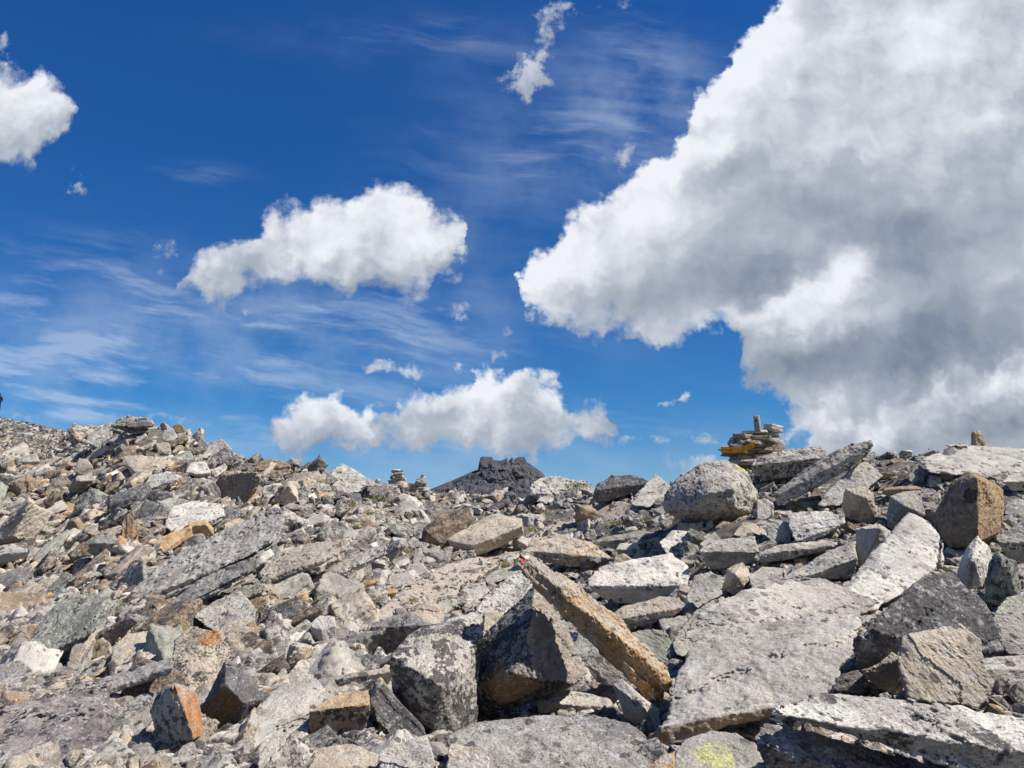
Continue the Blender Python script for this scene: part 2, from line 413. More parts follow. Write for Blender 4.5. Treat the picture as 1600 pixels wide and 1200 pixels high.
# ------------------------------------------------------------------ terrain: a slope that climbs from the camera to a near skyline
YN = 3.8
RS_U = [-900, -400, 0, 60, 110, 150, 190, 230, 280, 330, 380, 430, 500, 560, 600, 680, 760, 850, 930, 1000, 1040, 1080, 1150, 1220, 1300, 1380, 1450, 1500, 1600, 2000, 2600]
RS_V = [620, 632, 650, 664, 674, 672, 664, 666, 676, 694, 716, 726, 735, 750, 759, 768, 776, 779, 776, 769, 760, 746, 731, 724, 720, 716, 709, 704, 708, 694, 690]
YS_U = [-900, -400, 0, 100, 200, 300, 500, 620, 760, 900, 1000, 1100, 1200, 1400, 1600, 2000]
YS_D = [80, 75, 62, 50, 37, 34, 32, 36, 40, 34, 28, 23.5, 22, 20, 18, 17]


def rs(u): return np.interp(u, RS_U, RS_V)
def ys(u): return np.interp(u, YS_U, YS_D)


def depth_at(u, v):
    """camera depth of the slope where it is seen at (u, v)"""
    a = np.clip((1200.0 - np.asarray(v, float)) / (1200.0 - rs(u)), -0.25, 1.0)
    return YN * (ys(u) / YN) ** a


def row_at(u, d):
    a = np.log(d / YN) / np.log(ys(u) / YN)
    return 1200.0 - (1200.0 - rs(u)) * a


def slope_point(u, d):
    u = np.asarray(u, float); d = np.asarray(d, float)
    u, d = np.broadcast_arrays(u, d)
    dn = np.clip(d, YN, ys(u))
    p = at(u, row_at(u, dn), dn)
    dd = d - dn
    p[..., 0] = (u - 800.0) / F * d
    p[..., 1] += dd * 0.98
    near = dd < 0
    p[..., 2] += np.where(near, 0.12 * dd, 0.0)
    far = np.clip(dd, 0, None)
    p[..., 2] -= 60.0 * (1.0 - np.exp(-far / 140.0))
    return p


def link(o, parent=None):
    COL.objects.link(o)
    if parent is not None:
        o.parent = parent
    return o


def mesh_obj(name, verts, faces, mat, parent=None, smooth=False):
    me = bpy.data.meshes.new(name)
    verts = np.asarray(verts, np.float32)
    me.from_pydata([], [], [])
    faces = np.asarray(faces, np.int32)
    k = faces.shape[1]
    me.vertices.add(len(verts)); me.vertices.foreach_set('co', verts.ravel())
    me.loops.add(faces.size); me.loops.foreach_set('vertex_index', faces.ravel())
    me.polygons.add(len(faces)); me.polygons.foreach_set('loop_start', np.arange(0, faces.size, k, dtype=np.int32))
    me.polygons.foreach_set('use_smooth', np.full(len(faces), smooth))
    me.update(calc_edges=True); me.validate()
    me.materials.append(mat)
    return link(bpy.data.objects.new(name, me), parent)


def tag(o, label=None, cat=None, group=None, kind=None):
    if label: o['label'] = label
    if cat: o['category'] = cat
    if group: o['group'] = group
    if kind: o['kind'] = kind
    return o


def grid_faces(nu, nv):
    i = np.arange(nu - 1)[:, None] * nv + np.arange(nv - 1)[None, :]
    return np.stack([i, i + nv, i + nv + 1, i + 1], -1).reshape(-1, 4)


def spectrum(n, beta, stretch=(1, 1, 1), cut=0.0):
    f = np.fft.fftfreq(n) * n
    kx, ky, kz = np.meshgrid(f * stretch[0], f * stretch[1], f * stretch[2], indexing='ij')
    k = np.sqrt(kx ** 2 + ky ** 2 + kz ** 2); k[0, 0, 0] = 1
    a = k ** (-beta / 2); a[0, 0, 0] = 0
    if cut: a[k < cut] = 0
    s = np.fft.ifftn(np.fft.fftn(RNG.standard_normal((n, n, n))) * a).real
    return (s / s.std()).astype(np.float32)


NV = 128
V_SOFT = spectrum(NV, 4.4, cut=1.5)
V_ROUGH = spectrum(NV, 3.0, cut=3)
V_BAND = spectrum(NV, 3.2, (5, 4, 1), cut=3)


def cut_volume(vol, shape, off):
    ix = [(np.arange(n) + o) % NV for n, o in zip(shape, off)]
    return vol[np.ix_(*ix)]


def build_ground():
    nu, nd = 420, 330
    u = np.linspace(-1300, 2900, nu)
    t = np.linspace(0, 1, nd)
    rows = []
    for uu in u:
        yd = float(ys(uu))
        n1 = int(nd * 0.8)
        d = np.concatenate([np.exp(np.linspace(np.log(0.6), np.log(yd * 1.15), n1)), yd * 1.15 * np.exp(np.linspace(0.03, np.log(9000 / yd), nd - n1))])
        rows.append(d)
    D = np.array(rows)
    P = slope_point(u[:, None], D)
    # uneven rubble bed
    n2 = V_ROUGH[:, :, 5]; n3 = V_SOFT[:, :, 17]
    iu, idd = np.meshgrid(np.arange(nu), np.arange(nd), indexing='ij')
    amp = np.minimum(np.clip(D, 0.6, 60) * 0.0045, 0.07)
    P[..., 2] += amp * (0.9 * n2[(iu * 1) % NV, (idd * 1) % NV] + 0.8 * n3[(iu * 2) % NV, (idd * 2) % NV]) - amp * 0.8
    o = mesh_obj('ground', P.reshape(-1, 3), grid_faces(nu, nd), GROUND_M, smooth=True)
    tag(o, kind='structure')
    return o


build_ground()


def build_mountain():
    prof = [(560, 795), (600, 786), (640, 776), (668, 766), (690, 757), (705, 751), (720, 744), (735, 737), (744, 734), (747, 715), (751, 713), (764, 714), (768, 719), (778, 720), (784, 718), (788, 715), (792, 720), (797, 714), (800, 718), (806, 714), (816, 714), (819, 722), (826, 727), (838, 735), (845, 741), (850, 752), (858, 768), (875, 785), (930, 800)]
    D = 900.0
    us = np.arange(560, 931, 0.8)
    vs = np.interp(us, [p[0] for p in prof], [p[1] for p in prof])
    nd = 130
    s = np.linspace(-1, 1, nd)                       # -1 near foot .. 0 ridge .. 1 far foot
    iu, js = np.meshgrid(np.arange(len(us)), np.arange(nd), indexing='ij')
    base = at(us, np.full_like(us, 840.0), np.full_like(us, D))[:, 2]
    top = at(us, vs, np.full_like(us, D))[:, 2]
    soft = np.convolve(np.pad(top, 30, mode='edge'), np.ones(61) / 61, 'valid')
    S = np.abs(s)[None, :]
    crest = np.exp(-(S / 0.06) ** 2)
    h = (soft[:, None] * (1 - crest) + top[:, None] * crest - base[:, None])
    h = h * (1 - S ** 0.85)
    n = V_ROUGH[iu % NV, (js * 2) % NV, 9] ; n2 = V_SOFT[(iu // 1) % NV, (js) % NV, 40]
    gully = V_BAND[(iu // 2) % NV, 7, :][:, :, 0] if False else V_BAND[(js // 3) % NV, 11, (iu * 1) % NV]
    z = base[:, None] + np.minimum(h + (n2 * 0.4) * (1 - crest), 1e9)
    X = ((us + 4 - 800) / F)[:, None] * D + 0 * S + n2 * 0.3
    Y = D * CP + s[None, :] * 130.0 + 0 * us[:, None]
    fb = np.array([[mnoise.fractal(Vector((X[i, j], Y[i, j], z[i, j] * 1.6)) * 0.045, 0.85, 2.1, 6) for j in range(nd)] for i in range(len(us))])
    fz = np.array([[mnoise.fractal(Vector((X[i, j] + 300, Y[i, j], z[i, j] * 1.6)) * 0.07, 0.8, 2.1, 5) for j in range(nd)] for i in range(len(us))])
    damp = np.clip(1 - crest, 0.12, 1)
    Y = Y - fb * 8.5 * damp
    z = z + fz * 3.4 * (1 - crest)
    P = np.stack([X, Y, z], -1)
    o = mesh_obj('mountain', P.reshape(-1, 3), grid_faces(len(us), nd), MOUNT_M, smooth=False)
    tag(o, kind='structure')


build_mountain()


# ------------------------------------------------------------------ rocks
def hull_planes(pts):
    bm = bmesh.new()
    for p in pts: bm.verts.new(p)
    r = bmesh.ops.convex_hull(bm, input=bm.verts)
    bmesh.ops.delete(bm, geom=[g for g in r['geom_interior'] if isinstance(g, bmesh.types.BMVert)], context='VERTS')
    c = np.mean([v.co[:] for v in bm.verts], axis=0)
    N, Dd = [], []
    for f in bm.faces:
        a = f.calc_area()
        if a < 1e-9: continue
        f.normal_update()
        n = np.array(f.normal); d = n @ np.array(f.verts[0].co)
        if n @ c - d > 0: n, d = -n, -d
        N.append(n); Dd.append(d)
    v = np.array([v.co[:] for v in bm.verts])
    bm.free()
    N = np.array(N); Dd = np.array(Dd)
    keep = []
    for i in range(len(N)):
        if all(not (N[i] @ N[j] > 0.9995 and abs(Dd[i] - Dd[j]) < 1e-3 * (np.abs(Dd).max() + 1e-6)) for j in keep):
            keep.append(i)
    return N[keep], Dd[keep], v


def frame_of(v):
    c = v.mean(0)
    w_, e = np.linalg.eigh(np.cov((v - c).T) + np.eye(3) * 1e-9)
    Rm = e[:, ::-1].T                       # rows: long, middle, short axis
    if np.linalg.det(Rm) < 0: Rm[2] *= -1
    if Rm[2, 2] < 0: Rm[2] *= -1; Rm[1] *= -1
    return c, Rm


def sdf_rock(pts, cell, layer=0.5, rough=0.5, cracks=0, rng=random, max_cells=110):
    """points -> a worn, layered block that fills their hull. Returns verts, quads in the local frame, and the frame."""
    N, Dd, v = hull_planes([tuple(p) for p in pts])
    c, Rm = frame_of(v)
    lv = (v - c) @ Rm.T
    lo, hi = lv.min(0), lv.max(0)
    mid = (lo + hi) / 2
    c = c + mid @ Rm; lo -= mid; hi -= mid
    L = hi - lo
    h = max(cell, L.max() / max_cells)
    n = np.ceil(L / h).astype(int) + 8
    ax = [(np.arange(n[i]) - (n[i] - 1) / 2) * h for i in range(3)]
    x, y, z = (ax[0][:, None, None], ax[1][None, :, None], ax[2][None, None, :])
    Nl = N @ Rm.T; Dl = Dd - N @ c
    sz = float(np.sort(L)[0] + np.sort(L)[1]) / 2
    off = [rng.randrange(NV) for _ in range(9)]
    soft = cut_volume(V_SOFT, n, off[:3]); rg = cut_volume(V_ROUGH, n, off[3:6]); bd = cut_volume(V_BAND, n, off[6:9])
    s = np.full(n, -1e9, np.float32)
    k = 0.022 * sz
    for i in range(len(Nl)):
        p = (Nl[i, 0] * x + Nl[i, 1] * y + Nl[i, 2] * z - Dl[i]).astype(np.float32)
        if i == 0: s = p + 0 * s if p.shape == tuple(n) else np.broadcast_to(p, n).copy()
        else:
            hh = np.clip(0.5 + 0.5 * (s - p) / k, 0, 1)
            s = p + (s - p) * hh + k * hh * (1 - hh) * 0.5
    # ledges between the layers
    th = float(L[2]) / rng.uniform(3.0, 6.5)
    zz = z + (soft * 0.16 + rg * 0.02) * th
    li = np.floor((zz - lo[2]) / th).astype(int) % 16
    offs = np.array([rng.random() ** 1.6 for _ in range(16)], np.float32)
    offs -= offs.mean() * 0.8
    s = s + offs[li] * layer * 0.075 * sz
    amp = min(sz, 40 * h)
    gr = np.clip(1 - np.abs(rg) * 5.0, 0, 1) * np.clip(soft + 0.3, 0, 1)
    s = s + rough * amp * (0.022 * soft + 0.017 * rg + 0.030 * gr) + layer * 0.016 * amp * bd
    for _ in range(cracks):
        a = np.array([rng.uniform(-1, 1), rng.uniform(-1, 1), rng.uniform(-.3, .3)]); a /= np.linalg.norm(a)
        q = np.abs(a[0] * x + a[1] * y + a[2] * z - rng.uniform(-.3, .3) * float(L[0] * abs(a[0]) + L[1] * abs(a[1])) + soft * 0.03 * sz)
        s = np.maximum(s, (0.9 * h - q))
    s[0] = s[-1] = h; s[:, 0] = s[:, -1] = h; s[:, :, 0] = s[:, :, -1] = h
    g = openvdb.FloatGrid(3 * h)
    g.copyFromArray(np.ascontiguousarray(np.clip(s, -3 * h, 3 * h).astype(np.float32)))
    P, Q = g.convertToQuads(0.0)
    P = (np.asarray(P, float) - (n - 1) / 2) * h
    Q = np.asarray(Q)
    a, b, d4 = P[Q[:, 0]], P[Q[:, 1]], P[Q[:, 2]]
    if np.einsum('ij,ij->', a, np.cross(b, d4)) < 0: Q = Q[:, ::-1]
    return P, Q, c, Rm


def frame_matrix(c, Rm):
    M = Matrix.Identity(4)
    for i in range(3):
        for j in range(3): M[i][j] = Rm[j, i]
        M[i][3] = c[i]
    return M


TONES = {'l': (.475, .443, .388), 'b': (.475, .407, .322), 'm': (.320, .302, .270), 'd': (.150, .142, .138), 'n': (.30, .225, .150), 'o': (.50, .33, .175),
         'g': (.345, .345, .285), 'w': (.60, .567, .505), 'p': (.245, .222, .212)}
SPOTC = {'c': (.36, .325, .275), 'r': (.42, .19, .06), 'y': (.52, .53, .21), 'o': (.40, .255, .13), 'k': (.03, .028, .03), 'w': (.58, .56, .52), 'g': (.20, .21, .05)}


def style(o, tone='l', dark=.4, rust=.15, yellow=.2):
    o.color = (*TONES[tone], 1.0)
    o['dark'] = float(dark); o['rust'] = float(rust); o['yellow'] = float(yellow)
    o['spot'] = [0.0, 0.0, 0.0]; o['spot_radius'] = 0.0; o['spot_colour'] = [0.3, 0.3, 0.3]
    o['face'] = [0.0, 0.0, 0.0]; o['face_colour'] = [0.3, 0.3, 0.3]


HEROES = []            # (nick, outline, centre u, centre v, object)


def hero(name, label, nick, pts, tilt=1.0, thick=None, edge=None, under=0.3, base=None, bulge=(), st=('l', .4, .15, .2), layer=.5, rough=.5, cracks=0, spot=None, cat=None, dscale=1.0, face=None):
    """A rock traced as a solid: pts is its outline at its own distance, tilt how fast its upper face leans back, edge the crease where the upper
    face turns into the front one, bulge extra corners (u, v, how far back)."""
    P = np.array([p[:2] for p in pts], float)
    u0, v0 = P.mean(0)
    D0 = float(depth_at(u0, base if base is not None else P[:, 1].max())) * dscale
    w_ = max(np.ptp(P[:, 0]), np.ptp(P[:, 1])); sm = min(np.ptp(P[:, 0]), np.ptp(P[:, 1]))
    if thick is None: thick = 0.75 * sm + 0.15 * w_
    vm = P[:, 1].max()
    if edge: e0, e1 = np.array(edge[:2], float), np.array(edge[2:], float)
    else: e0, e1 = np.array([u0 - 10, vm]), np.array([u0 + 10, vm])
    dr = (e1 - e0) / np.linalg.norm(e1 - e0); nrm = np.array([dr[1], -dr[0]])
    if nrm[1] > 0: nrm = -nrm

    def kof(p):
        s = (p - e0) @ nrm
        return tilt * s if s > 0 else under * -s
    front = [(p[0], p[1], (pts[i][2] if len(pts[i]) > 2 else kof(p))) for i, p in enumerate(P)]
    if edge: front += [(*e0, 0.0), (*e1, 0.0)]
    front += list(bulge)
    fr = np.array(front, float)
    cu, cv = fr[:, 0].mean(), fr[:, 1].mean()
    back = np.stack([cu + (fr[:, 0] - cu) * 0.80, cv + (fr[:, 1] - cv) * 0.80, fr[:, 2] + thick], -1)
    allp = np.concatenate([fr, back])
    W = at(allp[:, 0], allp[:, 1], D0 * (1 + allp[:, 2] / F))
    cell = D0 / F * (1.35 if w_ < 160 else 1.75)
    Pm, Q, c, Rm = sdf_rock(W, cell, layer, rough, cracks, max_cells=190)
    o = mesh_obj(name, Pm, Q, ROCK, smooth=True)
    o.matrix_world = frame_matrix(c, Rm)
    style(o, *st)
    def surface_index(su, sv):
        d = ray(np.array(su), np.array(sv)); d /= np.linalg.norm(d)
        Wv = Pm @ Rm + c - CAM
        tt = Wv @ d; dist = np.linalg.norm(Wv - tt[:, None] * d, axis=1)
        cand = np.where(dist < max(3.0 * cell, dist.min() * 1.01))[0]
        return cand[np.argmin(tt[cand])]
    if spot:
        su, sv, sr, sc = spot
        i = surface_index(su, sv)
        o['spot'] = [float(q) for q in Pm[i]]; o['spot_radius'] = float(sr * D0 / F); o['spot_colour'] = list(SPOTC[sc])
    if face:                                       # one broken face stained by iron or left pale
        fu, fv, fc = face
        i = surface_index(fu, fv)
        near = np.where(np.linalg.norm(Pm - Pm[i], axis=1) < 6 * cell)[0]
        nn = np.array([o.data.vertices[int(j)].normal[:] for j in near]).mean(0)
        o['face'] = [float(q) for q in nn / np.linalg.norm(nn)]; o['face_colour'] = list(fc)
    tag(o, label, cat or ('boulder' if name == 'boulder' else 'flat rock' if name == 'flat_rock' else 'rock'), kind='thing')
    HEROES.append((nick, P, float(u0), float(v0), o))
    return o

# ------------------------------------------------------------------ the rocks one can tell apart, traced one by one
H = hero
# -- skyline and slope on the sign's side
H('boulder', 'big rounded grey boulder propped on stones below the yellow sign cairn', 'the big round boulder',
  [(1037, 797), (1040, 772), (1058, 747), (1092, 727), (1135, 721), (1168, 735), (1180, 760), (1187, 782), (1182, 800), (1150, 816), (1100, 819), (1060, 811)], .35, 130, base=822,
  bulge=[(1110, 772, -42), (1145, 762, -38), (1085, 795, -30), (1100, 745, -6), (1150, 795, -30)], st=('l', .62, .3, .05), layer=.15, rough=.8, spot=(1160, 728, 11, 'y'))
H('flat_rock', 'thick dark-nosed slab lying level behind the round boulder, beneath the sign cairn', 'the dark-nosed slab', [(1173, 728), (1180, 714), (1215, 703), (1280, 697), (1294, 706), (1297, 716), (1285, 726), (1240, 745), (1190, 753), (1176, 745)], 1.4, edge=(1176, 726, 1294, 716), base=757, under=.25, st=('l', .75, .1, 0))
H('flat_rock', 'long straight grey slab tilted up like a ramp against the skyline', 'the ramp-like slab', [(1204, 776), (1213, 765), (1255, 735), (1310, 702), (1340, 690), (1363, 685), (1368, 697), (1352, 716), (1312, 742), (1262, 769), (1216, 791)], 1.0, 60, edge=(1207, 778, 1366, 692), base=795, under=.2, st=('l', .62, .12, .05))
H('flat_rock', 'shorter pale slab lying under the ramp-like slab and parallel to it', 'the slab under the ramp', [(1272, 792), (1300, 760), (1338, 727), (1352, 720), (1381, 743), (1356, 767), (1312, 790)], .9, 55, base=797, st=('l', .42, .25, .1))
H('rock', 'cube-like tan stone with a pale top, wedged below the ramp-like slab', 'the tan cube', [(1314, 792), (1320, 762), (1350, 760), (1364, 774), (1376, 822), (1345, 818), (1322, 808)], .5, edge=(1320, 764, 1366, 790), under=.2, bulge=[(1352, 778, -14)], st=('b', .15, .4, .2))
H('rock', 'smooth blunt grey upright stone left of the big brown block', 'the blunt grey stone', [(1385, 803), (1391, 776), (1410, 767), (1438, 767), (1446, 806), (1430, 813), (1400, 830), (1387, 822)], .4, bulge=[(1412, 790, -18)], base=832, st=('m', .3, .1, .1), layer=.2)
H('rock', 'tall brown and ochre block standing upright, dark stain on its left face', 'the tall brown block', [(1463, 800), (1488, 752), (1510, 735), (1532, 741), (1566, 765), (1569, 800), (1562, 832), (1530, 852), (1482, 860), (1468, 832)], .45, 90, bulge=[(1528, 748, -32), (1527, 846, -34)], base=862, st=('n', .45, .5, .4), spot=(1512, 772, 12, 'k'), face=(1548, 795, (.52, .38, .22)))
H('outcrop', 'broad pale rock shelf forming the skyline under the standing stone', 'the pale skyline shelf', [(1440, 722), (1486, 694), (1518, 697), (1600, 703), (1700, 706), (1700, 752), (1560, 752), (1500, 745), (1450, 740)], 3.0, 120, base=756, st=('l', .35, .1, .3), cat='rock outcrop')
H('rock', 'dark wedge-shaped stone leaning on the pale skyline shelf', 'the dark wedge', [(1450, 732), (1475, 703), (1486, 697), (1506, 716), (1492, 735), (1470, 738)], .7, base=740, bulge=[(1478, 718, -10)], st=('d', .5, .0, .05))
H('standing_stone', 'squat dark-sided standing stone alone on the skyline shelf', 'the standing stone', [(1518, 699), (1517, 676), (1520, 671), (1533, 674), (1538, 688), (1541, 699)], .15, 22, base=700, bulge=[(1524, 676, -5), (1526, 697, -5)], st=('n', .5, .35, 0), layer=.9, cat='standing stone')
H('rock', 'white-tipped tan stone block on the slope right of the tan cube', 'the flat tan stone', [(1378, 772), (1382, 762), (1430, 758), (1440, 763), (1436, 772), (1400, 780)], 1.0, edge=(1380, 765, 1440, 764), base=784, st=('n', .3, .3, .1))
H('rock', 'mossy grey-green stone between the ramp slab tip and the dark wedge', 'the mossy stone', [(1418, 750), (1424, 728), (1434, 724), (1446, 735), (1443, 756), (1430, 758)], .5, base=760, st=('g', .45, .1, .5))
H('rock', 'small pinkish-tan block resting beside the top of the tall brown block', 'the pinkish block', [(1470, 745), (1474, 735), (1500, 730), (1503, 738), (1494, 750), (1474, 751)], .8, edge=(1471, 742, 1502, 738), base=752, st=('b', .2, .3, 0))
H('flat_rock', 'pale level slab stepping down from the skyline at the far right', 'the right step slab', [(1565, 752), (1572, 742), (1620, 735), (1690, 738), (1690, 765), (1580, 768)], 2.0, edge=(1565, 753, 1690, 748), base=775, st=('l', .4, .1, .1))
H('rock', 'greenish-grey tilted stone right of the tall brown block', 'the greenish tilted stone', [(1570, 800), (1572, 785), (1590, 780), (1640, 800), (1650, 815), (1600, 812), (1578, 815)], 1.2, base=818, st=('g', .35, .1, .2))
H('rock', 'pale squarish block with yellow tinge below the slab under the ramp', 'the pale squarish block', [(1231, 806), (1245, 801), (1290, 799), (1319, 808), (1321, 820), (1270, 845), (1240, 850), (1236, 830)], 1.1, edge=(1240, 848, 1321, 818), base=852, st=('w', .25, .1, .35))
H('rock', 'stubby pale stone left of the pale squarish block', 'the stubby pale stone', [(1196, 822), (1214, 812), (1232, 816), (1236, 848), (1206, 850), (1198, 838)], .6, base=852, st=('l', .35, .15, .2))
H('flat_rock', 'thin dark-edged grey plank of rock below the pale squarish block', 'the plank-thin rock', [(1184, 864), (1210, 852), (1284, 843), (1309, 848), (1300, 858), (1250, 868), (1190, 882)], 1.8, edge=(1185, 866, 1308, 852), under=.2, base=886, st=('l', .5, .15, .2))
H('flat_rock', 'slanted grey slab with a shaded greenish end, below the plank-thin rock', 'the shaded-end slab', [(1220, 906), (1270, 876), (1334, 844), (1339, 890), (1310, 906), (1275, 903)], 1.2, edge=(1268, 898, 1338, 872), under=.2, base=912, st=('l', .35, .15, .35))
H('rock', 'upright pale block behind the left shoulder of the speckled ramp slab', 'the upright pale block', [(1340, 892), (1338, 826), (1374, 818), (1391, 830), (1394, 852), (1352, 892)], .5, bulge=[(1376, 826, -10)], base=894, st=('l', .2, .15, .3))
H('flat_rock', 'big purple-speckled slab sloping down from the centre of the right-hand pile', 'the speckled ramp slab', [(1300, 956), (1330, 905), (1380, 850), (1420, 801), (1450, 812), (1470, 838), (1476, 875), (1440, 892), (1410, 927), (1360, 958)], 1.6, 70, base=962, st=('w', .45, .12, .2), cracks=1)
H('rock', 'whitish jagged block with a rusty tinge, right of the speckled ramp slab', 'the whitish jagged block', [(1491, 902), (1512, 852), (1529, 836), (1548, 858), (1551, 882), (1536, 916), (1506, 924)], .6, bulge=[(1520, 872, -14)], base=930, st=('w', .2, .35, .05))
H('rock', 'dark green mossy block at the right edge of the pile', 'the dark green block', [(1540, 936), (1545, 882), (1560, 860), (1590, 878), (1597, 938), (1562, 950)], .3, bulge=[(1566, 872, -12)], base=956, st=('g', .75, .1, .35))
H('rock', 'rounded grey rock cut by the right border above the dark green block', 'the border rock', [(1554, 840), (1600, 810), (1660, 796), (1670, 890), (1600, 884), (1564, 857)], .8, edge=(1556, 848, 1670, 846), base=895, st=('m', .45, .1, .1))
H('rock', 'small grey triangular stone in front of the border rock', 'the small triangular stone', [(1548, 968), (1572, 935), (1600, 925), (1640, 940), (1640, 985), (1570, 985)], 1.0, base=990, st=('g', .3, .1, .35))
H('rock', 'pale rounded stone with dark undercut at the right border', 'the undercut stone', [(1530, 1045), (1538, 1028), (1570, 1025), (1660, 1020), (1660, 1062), (1590, 1075), (1545, 1078), (1534, 1062)], 1.2, edge=(1530, 1046, 1660, 1044), under=-.4, base=1085, st=('l', .3, .3, .2))
H('rock', 'grey stone peeping over the dark boulder, at the right border', 'the peeping grey stone', [(1555, 1000), (1552, 965), (1580, 955), (1650, 965), (1650, 1030), (1575, 1025)], .9, base=1040, st=('m', .25, .1, .1))
H('flat_rock', 'huge pale slab with scattered dark lichen spots, right of the leaning rusty beam', 'the huge pale slab', [(1038, 1118), (1050, 1070), (1085, 1006), (1105, 985), (1150, 975), (1250, 965), (1334, 960), (1348, 975), (1336, 1020), (1312, 1066), (1302, 1086), (1262, 1092), (1200, 1106), (1166, 1111), (1130, 1128), (1062, 1160), (1030, 1170), (1030, 1140)], 2.0, 90, edge=(1034, 1134, 1166, 1110), under=.1, base=1172, st=('l', .34, .2, .28), layer=.3, rough=.6, face=(1090, 1150, (.40, .29, .18)))
H('flat_rock', 'wide pale slab overlapping the back of the huge pale slab', 'the overlapping slab', [(1052, 1005), (1080, 962), (1150, 930), (1230, 904), (1282, 900), (1332, 930), (1372, 942), (1342, 968), (1250, 974), (1150, 984), (1088, 1012)], 2.6, 60, base=1060, st=('l', .5, .12, .3), layer=.4, cracks=1)
H('boulder', 'large dark charcoal boulder behind the yellowish block at the right', 'the charcoal boulder', [(1338, 1042), (1338, 1000), (1352, 976), (1400, 938), (1440, 894), (1490, 889), (1522, 925), (1560, 975), (1573, 1020), (1500, 1032), (1400, 1042), (1350, 1064)], .8, 130, edge=(1342, 990, 1440, 1000), under=.3, base=1070, st=('d', .5, .12, .15), layer=.6)
H('boulder', 'yellowish weathered block leaning against the charcoal boulder', 'the yellowish block', [(1402, 1012), (1410, 992), (1450, 988), (1500, 977), (1520, 1000), (1531, 1025), (1536, 1060), (1549, 1085), (1530, 1106), (1470, 1102), (1416, 1090), (1405, 1052)], .7, 80, edge=(1408, 1000, 1530, 1000), under=-.55, base=1110, bulge=[(1420, 1090, -55), (1425, 1000, -6)], st=('b', .22, .2, .5))
H('rock', 'small pointed stone half shaded by the yellowish block', 'the half-shaded stone', [(1344, 1048), (1395, 1021), (1406, 1026), (1413, 1086), (1380, 1082), (1358, 1062)], .7, edge=(1344, 1048, 1408, 1030), base=1092, st=('b', .2, .2, .3))
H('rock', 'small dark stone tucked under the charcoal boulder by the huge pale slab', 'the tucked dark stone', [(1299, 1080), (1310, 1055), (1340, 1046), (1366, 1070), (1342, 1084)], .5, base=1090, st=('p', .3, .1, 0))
H('flat_rock', 'long jagged foreground slab jutting from the bottom right corner', 'the foreground slab', [(1194, 1118), (1200, 1104), (1220, 1090), (1300, 1082), (1382, 1085), (1500, 1105), (1600, 1124), (1760, 1150), (1760, 1270), (1600, 1218), (1500, 1182), (1420, 1152), (1340, 1136), (1250, 1129)], 2.2, 60, edge=(1200, 1110, 1700, 1190), under=.25, base=1215, st=('w', .62, .1, .2), layer=.75, rough=.55, dscale=.93)
H('flat_rock', 'dark layered slab in the shade beneath the foreground slab', 'the shaded layered slab', [(1180, 1150), (1196, 1134), (1260, 1146), (1400, 1180), (1500, 1215), (1500, 1290), (1250, 1290), (1196, 1215)], 2.0, 70, edge=(1186, 1164, 1500, 1252), under=.2, base=1250, st=('p', .65, .1, .05), layer=.9, dscale=1.07)
H('rock', 'grey stone with a large yellow-green lichen patch at the bottom edge', 'the lichen-patched stone', [(1054, 1182), (1070, 1155), (1110, 1142), (1150, 1145), (1182, 1166), (1202, 1200), (1212, 1260), (1054, 1260)], 1.6, base=1225, st=('m', .3, .05, .15), layer=.2, spot=(1118, 1178, 36, 'y'))
H('rock', 'small orange-tan stone at the bottom edge beside the lichen-patched stone', 'the orange stone', [(1006, 1205), (1030, 1181), (1054, 1178), (1055, 1245), (1010, 1245)], .8, base=1235, st=('o', .1, .4, .1))
H('flat_rock', 'broad grey lichen-mottled slab lying flat at the bottom, below the dark peaked rock', 'the mottled bottom slab', [(700, 1152), (740, 1127), (850, 1120), (920, 1116), (985, 1130), (1010, 1150), (1021, 1186), (1006, 1212), (1000, 1260), (720, 1260), (705, 1195)], 1.9, 90, base=1225, st=('m', .5, .1, .38), layer=.3, rough=.6)
# -- the group in the middle
H('boulder', 'dark peaked boulder with a sharp ridge under the leaning rusty beam', 'the dark peaked boulder', [(705, 1060, 30), (714, 1043, 38), (760, 990, 48), (800, 955, 52), (835, 918, 55), (850, 928, 62), (882, 975, 95), (919, 1052, 130), (902, 1068, 90), (836, 1082, 0), (742, 1127, 10), (720, 1092, 25)], 1, 60, base=1128, dscale=.965,
  bulge=[(800, 1050, -60), (826, 985, -20), (838, 1062, -55), (762, 1082, -15), (836, 930, 48)], st=('m', .85, .32, .05), layer=.4, rough=.6, spot=(800, 1085, 44, 'o'), face=(862, 1040, (.50, .46, .40)))
H('boulder', 'black-and-white lichened boulder with a pale flat top left of the peaked one', 'the black-and-white boulder', [(607, 1022), (640, 990), (680, 974), (745, 964, 130), (758, 985, 110), (724, 1035, 75), (714, 1060, 70), (742, 1132, 70), (716, 1162, 25), (680, 1152), (638, 1120), (610, 1080)], 1.6, 120, edge=(608, 1022, 708, 1078), under=.35, base=1166, bulge=[(690, 1074, -20), (680, 1140, -8)], st=('l', .78, .2, .05), layer=.4, dscale=1.07)
H('rock_beam', 'long leaning rusty-edged beam of rock with red and white paint at its tip', 'the leaning rusty beam', [(803, 872), (815, 863), (836, 871), (900, 914), (960, 964), (1042, 1040), (1051, 1068), (1038, 1101), (1006, 1086), (950, 1036), (880, 962), (838, 918)], 2.0, 60, edge=(838, 892, 1050, 1062), under=.10, base=1105, st=('b', .45, .2, 0), layer=.7, rough=1.2, cracks=1, dscale=.845, cat='rock', face=(960, 1000, (.54, .32, .135)), spot=(838, 892, 64, 'c'))
